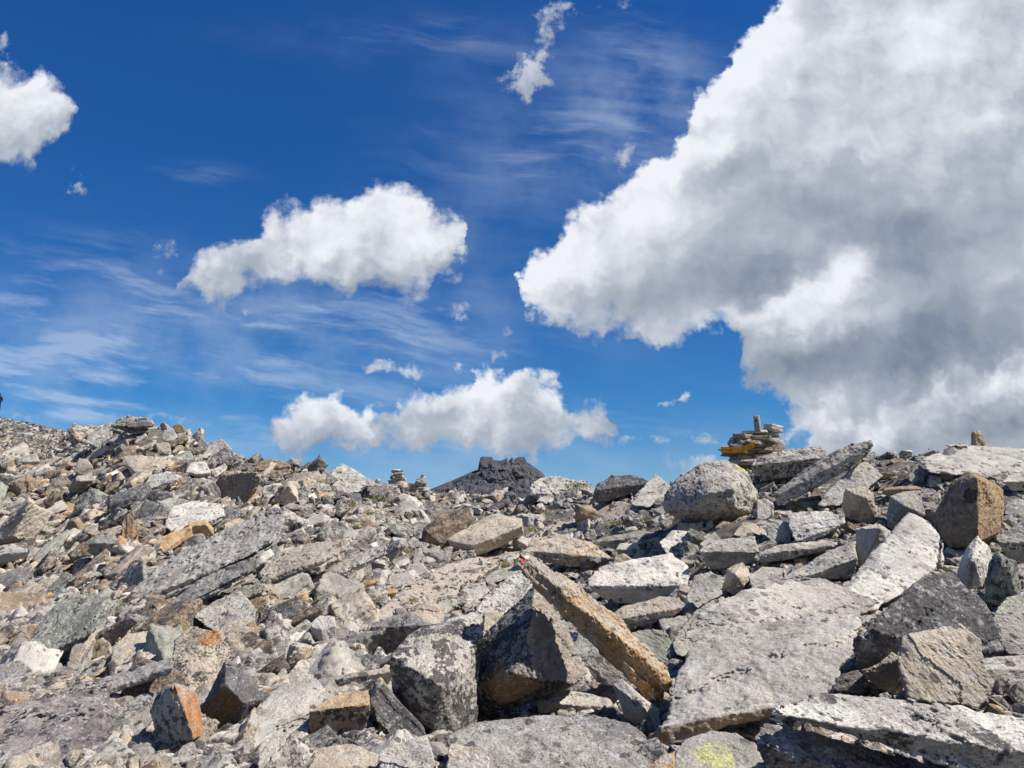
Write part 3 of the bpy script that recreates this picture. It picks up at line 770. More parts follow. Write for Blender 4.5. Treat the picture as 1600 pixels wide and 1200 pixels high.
H('rock', 'narrow pale stone lying in the hollow below the dark peaked boulder', 'the hollow stone', [(837, 1086), (850, 1076), (872, 1075), (956, 1092), (963, 1113), (900, 1116), (840, 1114)], 1.2, edge=(838, 1096, 962, 1106), base=1120, st=('l', .45, .2, .05), layer=.3)
H('rock', 'rounded stone leaning under the foot of the rusty beam', 'the beam-foot stone', [(959, 1072), (972, 1060), (1000, 1084), (1030, 1110), (1036, 1162), (1012, 1132), (976, 1121)], .6, bulge=[(1008, 1106, -14)], base=1150, st=('l', .5, .1, .05), layer=.3)
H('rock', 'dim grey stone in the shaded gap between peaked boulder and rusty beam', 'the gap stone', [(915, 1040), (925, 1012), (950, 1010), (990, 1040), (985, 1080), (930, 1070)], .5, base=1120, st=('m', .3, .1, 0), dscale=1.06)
H('flat_rock', 'brown-fronted slab lying behind the tip of the leaning beam', 'the brown-fronted slab', [(818, 862), (830, 838), (880, 834), (925, 848), (971, 885), (956, 894), (900, 887), (850, 877)], 1.4, edge=(826, 860, 960, 872), under=.15, base=898, st=('b', .55, .45, .05))
H('flat_rock', 'thin dark-fronted slab below the gravelly ground left of the big round boulder', 'the thin dark-fronted slab', [(925, 848), (948, 838), (1000, 829), (1028, 832), (1029, 846), (962, 860)], 1.6, edge=(926, 848, 1029, 836), under=.2, base=862, st=('m', .5, .1, .15))
H('rock', 'small white-topped stone with an orange neighbour beneath the thin dark-fronted slab', 'the white-topped stone', [(962, 858), (968, 849), (996, 848), (1002, 860), (990, 870), (965, 868)], .8, edge=(962, 859, 1001, 858), base=874, st=('w', .2, .15, 0))
H('rock', 'little orange-stained stone at the end of the brown-fronted slab', 'the little orange stone', [(955, 888), (962, 868), (975, 864), (990, 875), (988, 890), (970, 893)], .5, base=895, st=('b', .1, .65, 0))
H('rock', 'broad pale rock spotted with purple lichen, above the huge pale slab', 'the spotted pale rock', [(916, 906), (940, 885), (1000, 872), (1050, 864), (1075, 884), (1077, 907), (1062, 936), (1000, 946), (950, 941), (924, 922)], 1.5, edge=(920, 915, 1076, 915), base=952, st=('w', .48, .05, .2), layer=.3)
H('rock', 'tan wedge with a shaded front below the spotted pale rock', 'the tan wedge', [(956, 962), (980, 945), (1034, 930), (1060, 934), (1072, 946), (1050, 966), (1010, 976), (966, 986)], 1.3, edge=(958, 970, 1070, 948), under=.2, base=990, st=('b', .35, .3, .05))
H('rock', 'pale green-grey stone beside the upper half of the rusty beam', 'the stone by the beam', [(976, 992), (1010, 982), (1040, 985), (1053, 1010), (1053, 1040), (1034, 1034), (1002, 1012)], .7, base=1046, st=('g', .3, .2, .25))
H('rock', 'narrow lichened stone with yellow patches by the edge of the huge pale slab', 'the narrow lichened stone', [(1050, 1012), (1060, 985), (1086, 955), (1130, 928), (1137, 950), (1092, 986), (1076, 1024), (1058, 1022)], .9, base=1030, st=('l', .4, .1, .55))
H('rock', 'yellow-lichened pale stone just below the big round boulder', 'the yellow-lichened stone', [(1031, 846), (1050, 828), (1082, 829), (1091, 850), (1066, 871), (1040, 866)], 1.1, base=874, st=('w', .2, .1, .6))
H('rock', 'flat-topped grey block with dark spots, downhill of the big round boulder', 'the flat-topped block', [(1091, 860), (1110, 845), (1180, 837), (1186, 860), (1181, 882), (1130, 887), (1108, 893)], 1.1, edge=(1092, 862, 1186, 862), under=.3, base=896, st=('l', .5, .1, .25))
H('rock', 'shaded prop stone under the left side of the big round boulder', 'the prop stone', [(1056, 832), (1060, 815), (1098, 816), (1100, 838), (1092, 848), (1068, 836)], .3, base=850, st=('m', .3, .15, 0), dscale=1.02)
H('rock', 'small stone in the dark hollow right below the big round boulder', 'the hollow-edge stone', [(1092, 850), (1116, 831), (1126, 842), (1120, 852), (1100, 858)], .8, base=860, st=('l', .3, .2, .1))
H('rock', 'yellow-grey stone at the mouth of the hollow under the round boulder', 'the hollow-mouth stone', [(1146, 834), (1160, 815), (1184, 816), (1192, 834), (1180, 842), (1155, 840)], 1.0, base=845, st=('b', .2, .2, .5))
H('rock', 'whitish block standing right of the big round boulder', 'the whitish block', [(1182, 812), (1183, 782), (1195, 778), (1208, 786), (1210, 806), (1196, 814)], .4, base=816, st=('w', .4, .05, 0))
H('rock', 'tall narrow stone downhill of the flat-topped block', 'the tall narrow stone', [(1130, 920), (1136, 888), (1160, 878), (1175, 900), (1170, 925), (1145, 930)], .6, bulge=[(1150, 898, -10)], base=935, st=('b', .25, .25, .2))
H('rock', 'lichen-crusted rock right of the tall narrow stone', 'the crusted rock', [(1175, 930), (1170, 900), (1190, 885), (1220, 888), (1225, 905), (1200, 935)], 1.0, base=940, st=('l', .45, .1, .4))
H('rock', 'pale leaning stone between the spotted pale rock and the tall narrow stone', 'the pale leaning stone', [(1072, 936), (1085, 900), (1110, 893), (1130, 905), (1128, 930), (1090, 955)], 1.0, base=960, st=('l', .45, .1, .3))
H('boulder', 'dark lichened boulder breaking the skyline right of the distant mountain', 'the dark skyline boulder', [(927, 778), (930, 758), (955, 742), (990, 743), (1013, 752), (1000, 766), (960, 776), (936, 786)], .9, edge=(928, 766, 1012, 755), under=.3, base=788, st=('d', .6, .1, 0), layer=.5)
H('rock', 'pale nubbly rock with a pointed tip on the skyline left of the round boulder', 'the pointed skyline rock', [(985, 788), (1008, 765), (1018, 750), (1025, 740), (1032, 752), (1048, 760), (1046, 772), (1015, 792)], 1.2, base=794, st=('l', .35, .1, .1))
H('rock', 'angular pointed stone on gravelly ground above the path', 'the angular path stone', [(898, 788), (924, 792), (946, 808), (936, 816), (900, 818)], .5, bulge=[(905, 790, -6)], base=819, st=('n', .4, .2, 0))
H('boulder', 'sandy flat-topped block at the top of the path', 'the sandy block', [(698, 843), (735, 820), (770, 802), (815, 811), (819, 836), (800, 844), (745, 866), (735, 873), (704, 856)], 1.5, 70, edge=(699, 844, 740, 853), under=.2, bulge=[(738, 853, -12), (816, 822, 10), (738, 870, -6)], base=875, st=('b', .3, .12, .05), layer=.3)
H('boulder', 'dark brown upright block behind the sandy block', 'the dark brown block', [(660, 858), (662, 826), (690, 801), (734, 794), (738, 814), (702, 842), (702, 858)], .6, 60, base=862, bulge=[(668, 832, -8)], st=('n', .75, .3, .1), layer=.5)
H('rock', 'dark-fronted hump of rock at the lower end of the path', 'the dark-fronted hump', [(571, 992), (588, 972), (640, 954), (662, 968), (676, 986), (640, 1012), (606, 1024), (574, 1016)], 1.1, edge=(578, 980, 672, 976), under=.15, base=1026, st=('p', .6, .3, .05))
H('rock', 'pale hump of rock directly behind the dark-fronted hump beside the path', 'the pale hump', [(640, 962), (655, 945), (680, 940), (697, 962), (690, 980), (665, 985)], 1.1, base=990, st=('b', .25, .15, .1))
H('rock', 'white rock finely speckled black, beside the tip of the dark peaked boulder', 'the black-speckled white rock', [(738, 962), (752, 940), (780, 914), (812, 895), (826, 906), (834, 922), (792, 966), (760, 986)], 1.3, base=990, st=('w', .62, 0, .1), layer=.3, rough=.8)
H('flat_rock', 'pale slab with mossy underside between the path and the speckled white rock', 'the mossy-edged slab', [(755, 905), (775, 890), (806, 882), (818, 892), (790, 905), (762, 915)], 1.8, base=920, st=('g', .4, .05, .3))
H('rock', 'grey stone edging the path uphill of the black-and-white boulder', 'the path-edge stone', [(715, 928), (730, 912), (758, 908), (770, 925), (745, 942), (722, 940)], 1.2, base=944, st=('l', .4, .1, .1))
H('flat_rock', 'pale slab wedged above the black-and-white boulder', 'the wedged pale slab', [(690, 985), (698, 968), (740, 955), (756, 965), (750, 980), (700, 995)], 2.0, base=1010, st=('l', .2, .1, .1))
H('rock', 'tan little block between wedged pale slab and speckled white rock', 'the tan little block', [(755, 985), (757, 958), (775, 955), (788, 962), (775, 985), (762, 990)], .8, base=992, st=('b', .2, .2, 0))
# -- lower left
H('rock_beam', 'long pale bar of rock with black lichen along its front, beside the black-and-white boulder', 'the pale bar', [(508, 1070), (511, 1060), (560, 1050), (608, 1043), (612, 1060), (600, 1076), (512, 1081)], 1.5, edge=(509, 1064, 611, 1050), under=.2, base=1084, st=('b', .5, .12, 0), layer=.2, cat='rock')
H('boulder', 'block with sunlit orange top and dark front below the pale bar', 'the orange-topped block', [(483, 1116), (520, 1090), (555, 1077), (575, 1082), (581, 1106), (573, 1136), (535, 1161), (490, 1166), (484, 1140)], 1.6, edge=(484, 1112, 580, 1100), under=.1, base=1168, st=('n', .68, .3, 0), face=(540, 1092, (.58, .45, .29)), layer=.2)
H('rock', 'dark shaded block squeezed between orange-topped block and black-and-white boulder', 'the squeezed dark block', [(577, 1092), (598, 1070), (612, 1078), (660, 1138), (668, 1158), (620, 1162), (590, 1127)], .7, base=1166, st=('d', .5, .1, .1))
H('rock', 'lichened block with one bright rust-orange face near the bottom left', 'the rust-faced block', [(232, 1111), (245, 1086), (274, 1065), (312, 1085), (311, 1105), (320, 1146), (268, 1179), (245, 1162)], .5, 60, bulge=[(274, 1068, -20), (304, 1156, -34)], base=1182, st=('l', .7, .1, 0), face=(296, 1110, (.50, .235, .085)))
H('rock', 'dark brown cracked block standing in shade right of the rust-faced one', 'the dark cracked block', [(311, 1112), (330, 1080), (354, 1030), (376, 1040), (401, 1062), (412, 1092), (396, 1112), (370, 1142), (345, 1152), (318, 1147)], .5, 70, bulge=[(352, 1068, -10), (380, 1098, -10)], base=1156, st=('d', .4, .45, 0), cracks=1, face=(335, 1105, (.26, .155, .075)))
H('boulder', 'large rough speckled boulder with a rusty shoulder, uphill of the rust-faced block', 'the speckled boulder', [(266, 1052), (274, 1000), (300, 977), (340, 990), (366, 1015), (360, 1036), (332, 1082), (310, 1096), (280, 1077)], 1.3, 90, base=1098, st=('b', .62, .2, .1), spot=(330, 992, 24, 'r'), rough=.9)
H('boulder', 'pale blotched boulder uphill of the rusty-shouldered speckled one', 'the pale blotched boulder', [(304, 962), (335, 940), (375, 924), (400, 948), (400, 985), (372, 1006), (336, 988)], 1.2, 80, base=1010, st=('l', .58, .1, 0))
H('rock', 'ochre-sided lichened stone downhill of the pale blotched boulder', 'the ochre-sided stone', [(345, 1003), (372, 985), (398, 968), (404, 985), (388, 1005), (360, 1012)], .8, base=1016, st=('n', .3, .5, .3))
H('flat_rock', 'dark brown arched slab left of the white cornered stone', 'the arched slab', [(440, 984), (468, 956), (486, 944), (506, 954), (500, 966), (478, 970), (452, 990)], 1.2, edge=(440, 982, 506, 952), under=.2, base=992, st=('n', .6, .3, 0))
H('rock', 'white cornered stone with a black lichen side near the lower path end', 'the white cornered stone', [(482, 976), (500, 960), (524, 964), (524, 995), (505, 1009), (487, 996)], 1.2, edge=(483, 978, 524, 978), under=.1, bulge=[(504, 984, -8), (505, 1006, -8)], base=1010, st=('w', .45, .15, 0))
H('rock', 'yellow-green crusted stone uphill beside the white cornered stone', 'the crusted green stone', [(446, 1000), (452, 985), (478, 968), (488, 976), (486, 998), (460, 1004)], 1.2, base=1006, st=('g', .35, .05, .5))
H('rock', 'brown-streaked pale block downhill of the white cornered stone', 'the brown-streaked block', [(436, 1062), (453, 1008), (462, 1003), (498, 1010), (482, 1032), (460, 1048)], .8, bulge=[(462, 1010, -8)], base=1064, st=('b', .3, .35, 0))
H('rock', 'blocky grey stone right of the brown-streaked block', 'the blocky grey stone', [(443, 1068), (468, 1030), (514, 1028), (521, 1050), (510, 1064), (480, 1072)], 1.0, base=1074, st=('l', .35, .12, .1))
H('flat_rock', 'wide flat pale slab with brown discs left of the orange-topped block', 'the disc-marked slab', [(372, 1172), (400, 1112), (430, 1075), (490, 1060), (510, 1076), (500, 1096), (482, 1116), (480, 1162), (412, 1152)], 2.2, 70, base=1178, st=('l', .45, .1, .4))
H('flat_rock', 'pale slab at the bottom edge below the orange-topped block', 'the bottom pale slab', [(480, 1205), (500, 1170), (545, 1160), (592, 1180), (585, 1200), (540, 1240), (480, 1240)], 1.6, base=1232, st=('b', .2, .2, .1))
H('rock', 'yellow-patched stone at the bottom edge left of the mottled slab', 'the yellow-patched stone', [(590, 1240), (594, 1175), (640, 1155), (668, 1150), (672, 1190), (690, 1240)], 1.3, base=1236, st=('l', .45, .1, .45))
H('rock', 'pale jagged stone at the bottom edge under the black-and-white boulder', 'the jagged bottom stone', [(690, 1240), (704, 1162), (722, 1175), (735, 1185), (760, 1168), (772, 1240)], .9, base=1238, st=('b', .15, .2, .2))
H('flat_rock', 'grey tilted slab at the bottom edge below the disc-marked slab', 'the bottom tilted slab', [(400, 1240), (402, 1180), (425, 1150), (455, 1148), (455, 1180), (440, 1240)], 1.2, base=1240, st=('l', .5, .1, .1))
H('rock', 'sharp tan stone pointing up right of the dark cracked block', 'the sharp tan stone', [(352, 1180), (375, 1140), (398, 1100), (404, 1130), (385, 1180)], .7, bulge=[(382, 1140, -10)], base=1184, st=('b', .2, .3, 0))
H('rock', 'rounded light pebble-like stone at the foot of the rust-faced block', 'the rounded light stone', [(308, 1180), (314, 1158), (335, 1150), (350, 1155), (348, 1172), (328, 1182)], .8, base=1184, st=('b', .15, .15, .1))
H('rock_beam', 'flat straight bar of rock lying near the bottom below the rust-faced block', 'the straight bar', [(244, 1196), (262, 1184), (316, 1178), (318, 1190), (250, 1206)], 1.8, edge=(244, 1198, 318, 1184), under=.2, base=1208, st=('l', .2, .2, .1), cat='rock')
H('outcrop', 'dark purple-grey ledge of banded rock filling the bottom left corner', 'the corner ledge', [(-80, 1125), (60, 1112), (130, 1076), (180, 1062), (180, 1110), (170, 1160), (120, 1250), (-80, 1250)], 2.6, 110, base=1225, st=('p', .6, .2, 0), layer=1.3, rough=1.1, cracks=1, cat='rock outcrop')
H('flat_rock', 'long pale slab above the corner ledge, dark mottling on its back', 'the mottled long slab', [(55, 1115), (90, 1078), (160, 1060), (270, 1025), (268, 1050), (180, 1078), (130, 1100)], 2.0, 45, edge=(60, 1114, 270, 1042), under=.2, base=1118, st=('l', .5, .12, .1))
H('flat_rock', 'grey-green broad slab streaked with bands, uphill of the corner ledge', 'the banded broad slab', [(20, 1040), (50, 1010), (75, 962), (100, 932), (150, 928), (182, 938), (152, 985), (110, 1012), (75, 1040), (45, 1052)], 2.2, 60, edge=(45, 1034, 150, 986), under=.2, base=1054, st=('g', .5, .05, .1), layer=.6)
H('rock', 'pale grey stone at the left border below the banded broad slab', 'the border grey stone', [(-40, 1085), (-20, 1040), (30, 1030), (50, 1045), (46, 1060), (0, 1092)], 1.2, base=1096, st=('m', .3, .1, .1))
H('flat_rock', 'tan upright-leaning slab with a dark hole at its foot, right of the banded broad slab', 'the tan leaning slab', [(100, 1052), (115, 1010), (146, 985), (150, 1000), (140, 1040), (118, 1056)], 1.0, base=1058, st=('b', .2, .3, .1))
H('flat_rock', 'purplish layered block pointing uphill near the long grey slabs', 'the layered purplish block', [(148, 1020), (152, 990), (200, 960), (215, 972), (190, 990), (158, 1022)], 1.0, edge=(150, 996, 205, 966), under=.3, base=1026, st=('p', .3, .1, 0), layer=1.0)
H('flat_rock', 'pale yellow-tinged slab pair uphill of the mottled long slab', 'the yellow-tinged slab', [(172, 1042), (176, 1012), (200, 990), (232, 985), (240, 996), (200, 1035)], 1.6, base=1046, st=('b', .15, .25, .45))
H('flat_rock', 'split grey slab with a black gap, downhill of the long banded slab', 'the split slab', [(195, 1042), (240, 1000), (275, 985), (284, 995), (240, 1024), (205, 1048)], 1.8, base=1050, st=('l', .45, .1, .1), cracks=1)
H('outcrop', 'very long banded slab running diagonally up the slope at the left', 'the long banded slab', [(188, 938), (200, 920), (258, 870), (300, 850), (400, 800), (445, 788), (462, 800), (425, 838), (380, 878), (300, 912), (232, 946)], 2.4, 70, edge=(195, 942, 440, 846), under=.2, base=950, st=('l', .5, .12, .1), layer=1.0, cat='rock outcrop')
H('outcrop', 'second diagonal slab, darker, along the lower side of the long banded slab', 'the darker diagonal slab', [(240, 962), (300, 915), (350, 888), (400, 870), (405, 895), (350, 915), (310, 940), (260, 968)], 2.2, 60, edge=(245, 964, 405, 893), under=.2, base=972, st=('m', .55, .1, .1), layer=.9, cat='rock outcrop')
H('outcrop', 'pale tan ledge of rock between the diagonal slabs and the path', 'the pale tan ledge', [(404, 895), (420, 872), (470, 850), (530, 842), (545, 858), (500, 880), (450, 905), (415, 915)], 2.6, 60, edge=(405, 908, 545, 860), under=.2, base=918, st=('b', .35, .12, .3), layer=.8, cat='rock outcrop')
H('outcrop', 'long strip of grey slab ending in a dark notch below the pale tan ledge', 'the notched strip', [(310, 950), (345, 925), (400, 905), (415, 915), (410, 930), (360, 945), (325, 962)], 2.0, 45, edge=(312, 952, 412, 924), under=.2, base=966, st=('m', .45, .1, .0), layer=.8, cat='rock outcrop')
H('flat_rock', 'streaky pale slab pointing toward the path, below its dark notch', 'the streaky slab', [(480, 912), (500, 892), (560, 862), (600, 850), (610, 862), (570, 885), (510, 915), (490, 925)], 2.2, 45, edge=(482, 918, 608, 862), under=.2, base=930, st=('l', .4, .1, .2), layer=.8)
H('flat_rock', 'orange-edged thin slab lying left of the path', 'the orange-edged slab', [(520, 935), (535, 920), (590, 902), (594, 908), (560, 924), (530, 940)], 1.5, edge=(521, 936, 594, 908), under=.2, base=942, st=('o', .25, .35, .1))
H('rock', 'little bright tan stone sitting at the left edge of the path', 'the bright tan stone', [(590, 930), (594, 918), (612, 914), (622, 922), (618, 932), (602, 936)], 1.0, edge=(590, 929, 622, 926), base=937, st=('o', .05, .05, 0))
H('rock', 'upright pale stone at a mossy spot on the left path edge', 'the upright path stone', [(642, 880), (648, 858), (658, 856), (664, 870), (660, 882), (648, 885)], .4, base=886, st=('l', .2, .15, .1))
H('rock', 'rounded grey stone beside the path below the upright pale stone', 'the rounded path stone', [(604, 912), (612, 892), (630, 888), (648, 900), (646, 912), (620, 918)], 1.0, base=920, st=('l', .4, .1, .1))
H('rock', 'blocky grey stone on moss uphill of the rounded path stone', 'the moss-seated stone', [(632, 896), (638, 882), (660, 880), (668, 888), (660, 898), (642, 904)], 1.0, base=905, st=('l', .3, .1, .3))
# -- upper left
H('boulder', 'squared boulder with a tan left face at the left border', 'the squared boulder', [(-30, 845), (10, 810), (45, 779), (86, 801), (62, 836), (45, 851), (-30, 852)], .9, 70, bulge=[(46, 786, -8), (20, 838, -22)], base=856, st=('b', .15, .25, .0), layer=.7)
H('flat_rock', 'pair-layered dark slab at the left border below the squared boulder', 'the border dark slab', [(-30, 890), (-30, 858), (20, 850), (42, 860), (40, 868), (-10, 892)], 1.5, edge=(-30, 868, 42, 862), under=.2, base=894, st=('l', .4, .1, .1))
H('flat_rock', 'broad lichened slab sloping down from the middle of the left rubble', 'the left lichened slab', [(48, 875), (70, 850), (106, 826), (110, 834), (85, 868), (60, 880)], 1.5, base=884, st=('g', .4, .15, .1))
H('rock', 'brown block with a shaded front among rubble right of the squared boulder', 'the shaded brown block', [(98, 832), (108, 812), (122, 806), (134, 822), (128, 834), (108, 838)], .6, base=840, bulge=[(116, 814, -5)], st=('n', .3, .5, 0))
H('rock', 'ribbed rusty-brown stone in the middle of the left rubble', 'the ribbed rusty stone', [(188, 842), (190, 812), (200, 800), (214, 815), (216, 838), (200, 850)], .5, base=852, st=('n', .2, .75, 0), layer=1.0)
H('rock', 'grey-capped stone heap piece below the ribbed rusty stone', 'the grey-capped stone', [(136, 862), (142, 838), (180, 834), (188, 848), (184, 868), (150, 872)], 1.0, edge=(138, 850, 188, 850), base=880, st=('m', .55, .3, 0))
H('rock', 'brown hexagonal block under a pale slab, mid left slope', 'the brown hexagonal block', [(285, 826), (296, 816), (322, 813), (334, 826), (334, 836), (312, 844), (294, 842)], .4, bulge=[(296, 822, -8), (322, 820, -8)], base=846, st=('o', .05, .25, 0), layer=.2)
H('flat_rock', 'pale lichened slab resting on the brown hexagonal block', 'the slab on the hexagonal block', [(256, 822), (270, 792), (300, 784), (350, 788), (352, 806), (330, 816), (300, 818), (280, 836)], 1.8, base=842, st=('w', .4, .2, .1), dscale=1.02)
H('boulder', 'streaky brown boulder with a shaded right side on the left slope', 'the streaky brown boulder', [(322, 784), (334, 760), (345, 742), (400, 738), (411, 748), (398, 772), (385, 787), (350, 788)], .9, 60, edge=(384, 787, 408, 744), under=.8, base=790, st=('n', .25, .25, .05), layer=1.0)
H('flat_rock', 'broad tan-faced slab high on the left slope', 'the tan-faced slab', [(190, 724), (194, 714), (230, 713), (262, 714), (266, 728), (240, 740), (208, 742)], .9, bulge=[(212, 738, -6)], base=744, st=('b', .25, .3, .1))
H('flat_rock', 'pale slab overhanging a black hollow on the left slope', 'the overhanging slab', [(222, 764), (235, 742), (262, 736), (286, 745), (270, 756), (240, 762), (226, 768)], 1.8, edge=(224, 764, 285, 746), under=-.2, base=772, st=('w', .4, .05, 0))
H('rock', 'bright white-topped cube on the left slope right of the overhanging slab', 'the bright cube', [(290, 738), (297, 724), (320, 720), (330, 736), (328, 744), (308, 748)], 1.0, edge=(292, 738, 330, 738), bulge=[(308, 741, -5)], base=750, st=('w', .1, .15, 0))
H('rock', 'squared grey stone casting a dark shadow near the left hill foot', 'the squared hill stone', [(33, 724), (36, 711), (58, 709), (63, 722), (60, 728), (42, 730)], .9, edge=(33, 722, 63, 721), base=732, st=('l', .3, .1, .1))
H('rock', 'tan stone with a black shaded underside near the left slope top', 'the shaded-underside stone', [(115, 735), (124, 716), (138, 718), (146, 732), (134, 744), (120, 742)], .7, edge=(116, 732, 146, 730), under=-.3, base=748, st=('b', .3, .3, .1))
H('rock', 'dark tilted cube standing on the skyline left of the two cairns', 'the dark skyline cube', [(466, 738), (484, 723), (500, 711), (514, 726), (506, 735), (484, 740)], .6, bulge=[(500, 716, -5), (494, 736, -6)], base=741, st=('d', .3, .3, 0))
H('outcrop', 'jagged grey crest at the very top of the left ridge', 'the jagged left crest', [(172, 672), (182, 657), (200, 648), (218, 652), (236, 660), (230, 674), (196, 680)], .8, 60, base=692, st=('m', .6, .1, 0), layer=1.2, rough=1.3, cat='rock outcrop')
H('flat_rock', 'dark-lipped flat slab on the left ridge, right of its jagged crest', 'the dark-lipped slab', [(196, 668), (202, 661), (224, 657), (244, 662), (240, 668), (212, 672)], 1.5, edge=(197, 667, 243, 664), under=-.2, base=690, st=('d', .5, .1, 0))
H('rock', 'rusty dark knob sticking out at the right end of the left ridge top', 'the rusty knob', [(268, 672), (272, 663), (282, 662), (290, 668), (288, 676), (276, 678)], .4, base=684, st=('n', .4, .6, 0))
H('rock', 'pale block under the rusty knob on the left ridge', 'the pale ridge block', [(252, 684), (256, 672), (270, 670), (278, 682), (268, 690), (256, 690)], .7, base=698, st=('l', .35, .1, 0))
H('rock', 'lichened hump of rock on the left flank of the left ridge', 'the left flank hump', [(132, 692), (140, 676), (158, 666), (176, 668), (180, 690), (156, 700)], 1.0, base=704, st=('l', .5, .1, .1), layer=.9)
H('rock', 'small upright whitish stone in the dip left of the ridge', 'the dip stone', [(112, 672), (113, 660), (119, 662), (126, 670), (122, 678)], .4, base=684, st=('l', .3, .1, 0))
H('rock', 'upright thin blade of rock on the skyline right of the left outcrop', 'the thin blade', [(308, 695), (312, 678), (317, 684), (326, 694), (322, 704), (312, 704)], .3, base=706, st=('l', .4, .1, 0))
H('rock', 'pale blocky rock on the skyline where the left ridge drops', 'the ridge-drop rock', [(318, 708), (330, 690), (346, 685), (362, 700), (364, 712), (340, 722), (324, 720)], .8, base=724, st=('l', .45, .1, .05))
H('outcrop', 'brown layered stack on the skyline left of the dark skyline cube', 'the brown layered stack', [(398, 742), (404, 722), (425, 716), (446, 722), (458, 738), (432, 750), (406, 750)], .8, base=752, st=('n', .5, .15, 0), layer=1.0, cat='rock outcrop')
H('rock', 'tan block with a shaded foot below the brown layered stack', 'the shaded-foot block', [(424, 786), (434, 760), (452, 752), (464, 762), (466, 784), (448, 792)], .7, bulge=[(452, 760, -6)], base=794, st=('b', .25, .3, 0))
H('outcrop', 'grey pointed mound on the skyline right of the dark skyline cube', 'the pointed mound', [(496, 756), (518, 736), (534, 724), (548, 732), (572, 746), (594, 758), (560, 766), (510, 768)], 1.6, base=770, st=('l', .4, .1, .1), layer=.8, cat='rock outcrop')
H('rock', 'dark purple rock on the skyline just left of the taller cairn', 'the purple skyline rock', [(560, 776), (566, 764), (590, 756), (604, 754), (608, 768), (590, 778)], 1.0, base=780, st=('p', .5, .1, .1))
H('outcrop', 'knobbly outcrop at the right foot of the distant mountain', 'the knobbly outcrop', [(828, 775), (832, 756), (845, 749), (858, 750), (872, 746), (888, 756), (900, 750), (915, 752), (930, 770), (900, 782), (850, 785)], 1.4, 60, base=786, st=('l', .5, .1, .15), layer=.8, rough=1.1, cat='rock outcrop')

# ------------------------------------------------------------------ red and white waymark painted on the tip of the leaning beam
BEAM = [h for h in HEROES if h[0] == 'the leaning rusty beam'][0][4]


def surface_patch(name, obj, uvs, mat, label, lift=0.004):
    """a thin coat of paint on a rock: the traced outline meets the rock's own surface"""
    bpy.context.view_layer.update()
    inv = obj.matrix_world.inverted()
    o = inv @ Vector(CAM)
    us = [p[0] for p in uvs]; vs = [p[1] for p in uvs]
    cx, cy = sum(us) / len(us), sum(vs) / len(vs)
    rings = [[(cx + (u - cx) * f, cy + (v - cy) * f) for u, v in uvs] for f in (1.0, .66, .33)]
    pts, ok = [], True
    for r in rings + [[(cx, cy)]]:
        for u, v in r:
            d = (inv.to_3x3() @ Vector(ray(np.array(u), np.array(v)))).normalized()
            hit, loc, nrm, _ = obj.ray_cast(o, d)
            if not hit:
                hit, loc, nrm, _ = obj.closest_point_on_mesh(Vector(pts[-1]) if pts else o + d * 5)
            pts.append(loc + nrm * lift)
    n = len(uvs)
    f = []
    for r in range(2):
        for i in range(n):
            f.append((r * n + i, r * n + (i + 1) % n, (r + 1) * n + (i + 1) % n, (r + 1) * n + i))
    for i in range(n): f.append((2 * n + i, 2 * n + (i + 1) % n, 3 * n, 3 * n))
    me = bpy.data.meshes.new(name); me.from_pydata([p[:] for p in pts], [], [list(dict.fromkeys(q)) for q in f]); me.materials.append(mat)
    p = link(bpy.data.objects.new(name, me), obj)
    if label: p['label'] = label
    return p


surface_patch('paint_mark', BEAM, [(816, 871), (821, 868.5), (826, 869.5), (825, 873), (820, 874.5)], WHITE_M, 'white half of the painted trail mark')
surface_patch('paint_mark', BEAM, [(812, 875), (815.5, 871.5), (819.5, 875), (824, 873.5), (821, 878.5), (815, 878.5)], RED_M, 'red half of the painted trail mark')


# ------------------------------------------------------------------ cairns: stacks of loose stones
def stone_mesh(name, sx, sy, sz, cell, rng, mat=ROCK, parent=None, layer=.5, npt=14):
    pts = []
    for i in range(8):
        a, b, c_ = (i & 1) * 2 - 1, (i >> 1 & 1) * 2 - 1, (i >> 2 & 1) * 2 - 1
        pts.append((a * sx / 2 * rng.uniform(.80, 1.0), b * sy / 2 * rng.uniform(.8, 1.0), c_ * sz / 2 * rng.uniform(.80, 1.0)))
    pts += [(sx / 2 * rng.uniform(.9, 1.05), 0, sz * rng.uniform(-.3, .3)), (-sx / 2 * rng.uniform(.9, 1.05), 0, sz * rng.uniform(-.3, .3)), (rng.uniform(-.2, .2) * sx, -sy * .55, sz * rng.uniform(-.3, .3))]
    P, Q, c, Rm = sdf_rock(np.array(pts), cell, layer, .5, 0, rng, 60)
    P = P @ Rm
    return mesh_obj(name, P, Q, mat, parent, smooth=True)


def cairn(u, v, d, rows, label, nick, rng, tones='lmbln'):
    """rows: (centre u, centre v, width, height, tilt in degrees, tone) of each stone, all in photograph units at distance d"""
    base = at(np.array(u), np.array(v), np.array(d))
    root = link(bpy.data.objects.new('cairn', None)); root.location = base
    tag(root, label, 'cairn', kind='thing')
    pu = d / F
    for (su, sv, w_, h_, tl, tn) in rows:
        dep = rng.uniform(-.16, .16)
        o = stone_mesh('stone', w_ * pu * 1.06, w_ * pu * rng.uniform(.7, 1.0), h_ * pu * 1.15, max(pu * 1.3, w_ * pu / 40), rng, parent=root)
        q = at(np.array(su), np.array(sv), np.array(d + dep)) - base
        o.location = q; o.rotation_euler = (rng.uniform(-.08, .08), R(-tl) + rng.uniform(-.07, .07), rng.uniform(-.5, .5))
        style(o, tn, rng.uniform(.25, .55), rng.uniform(0, .3), 0)
    return root


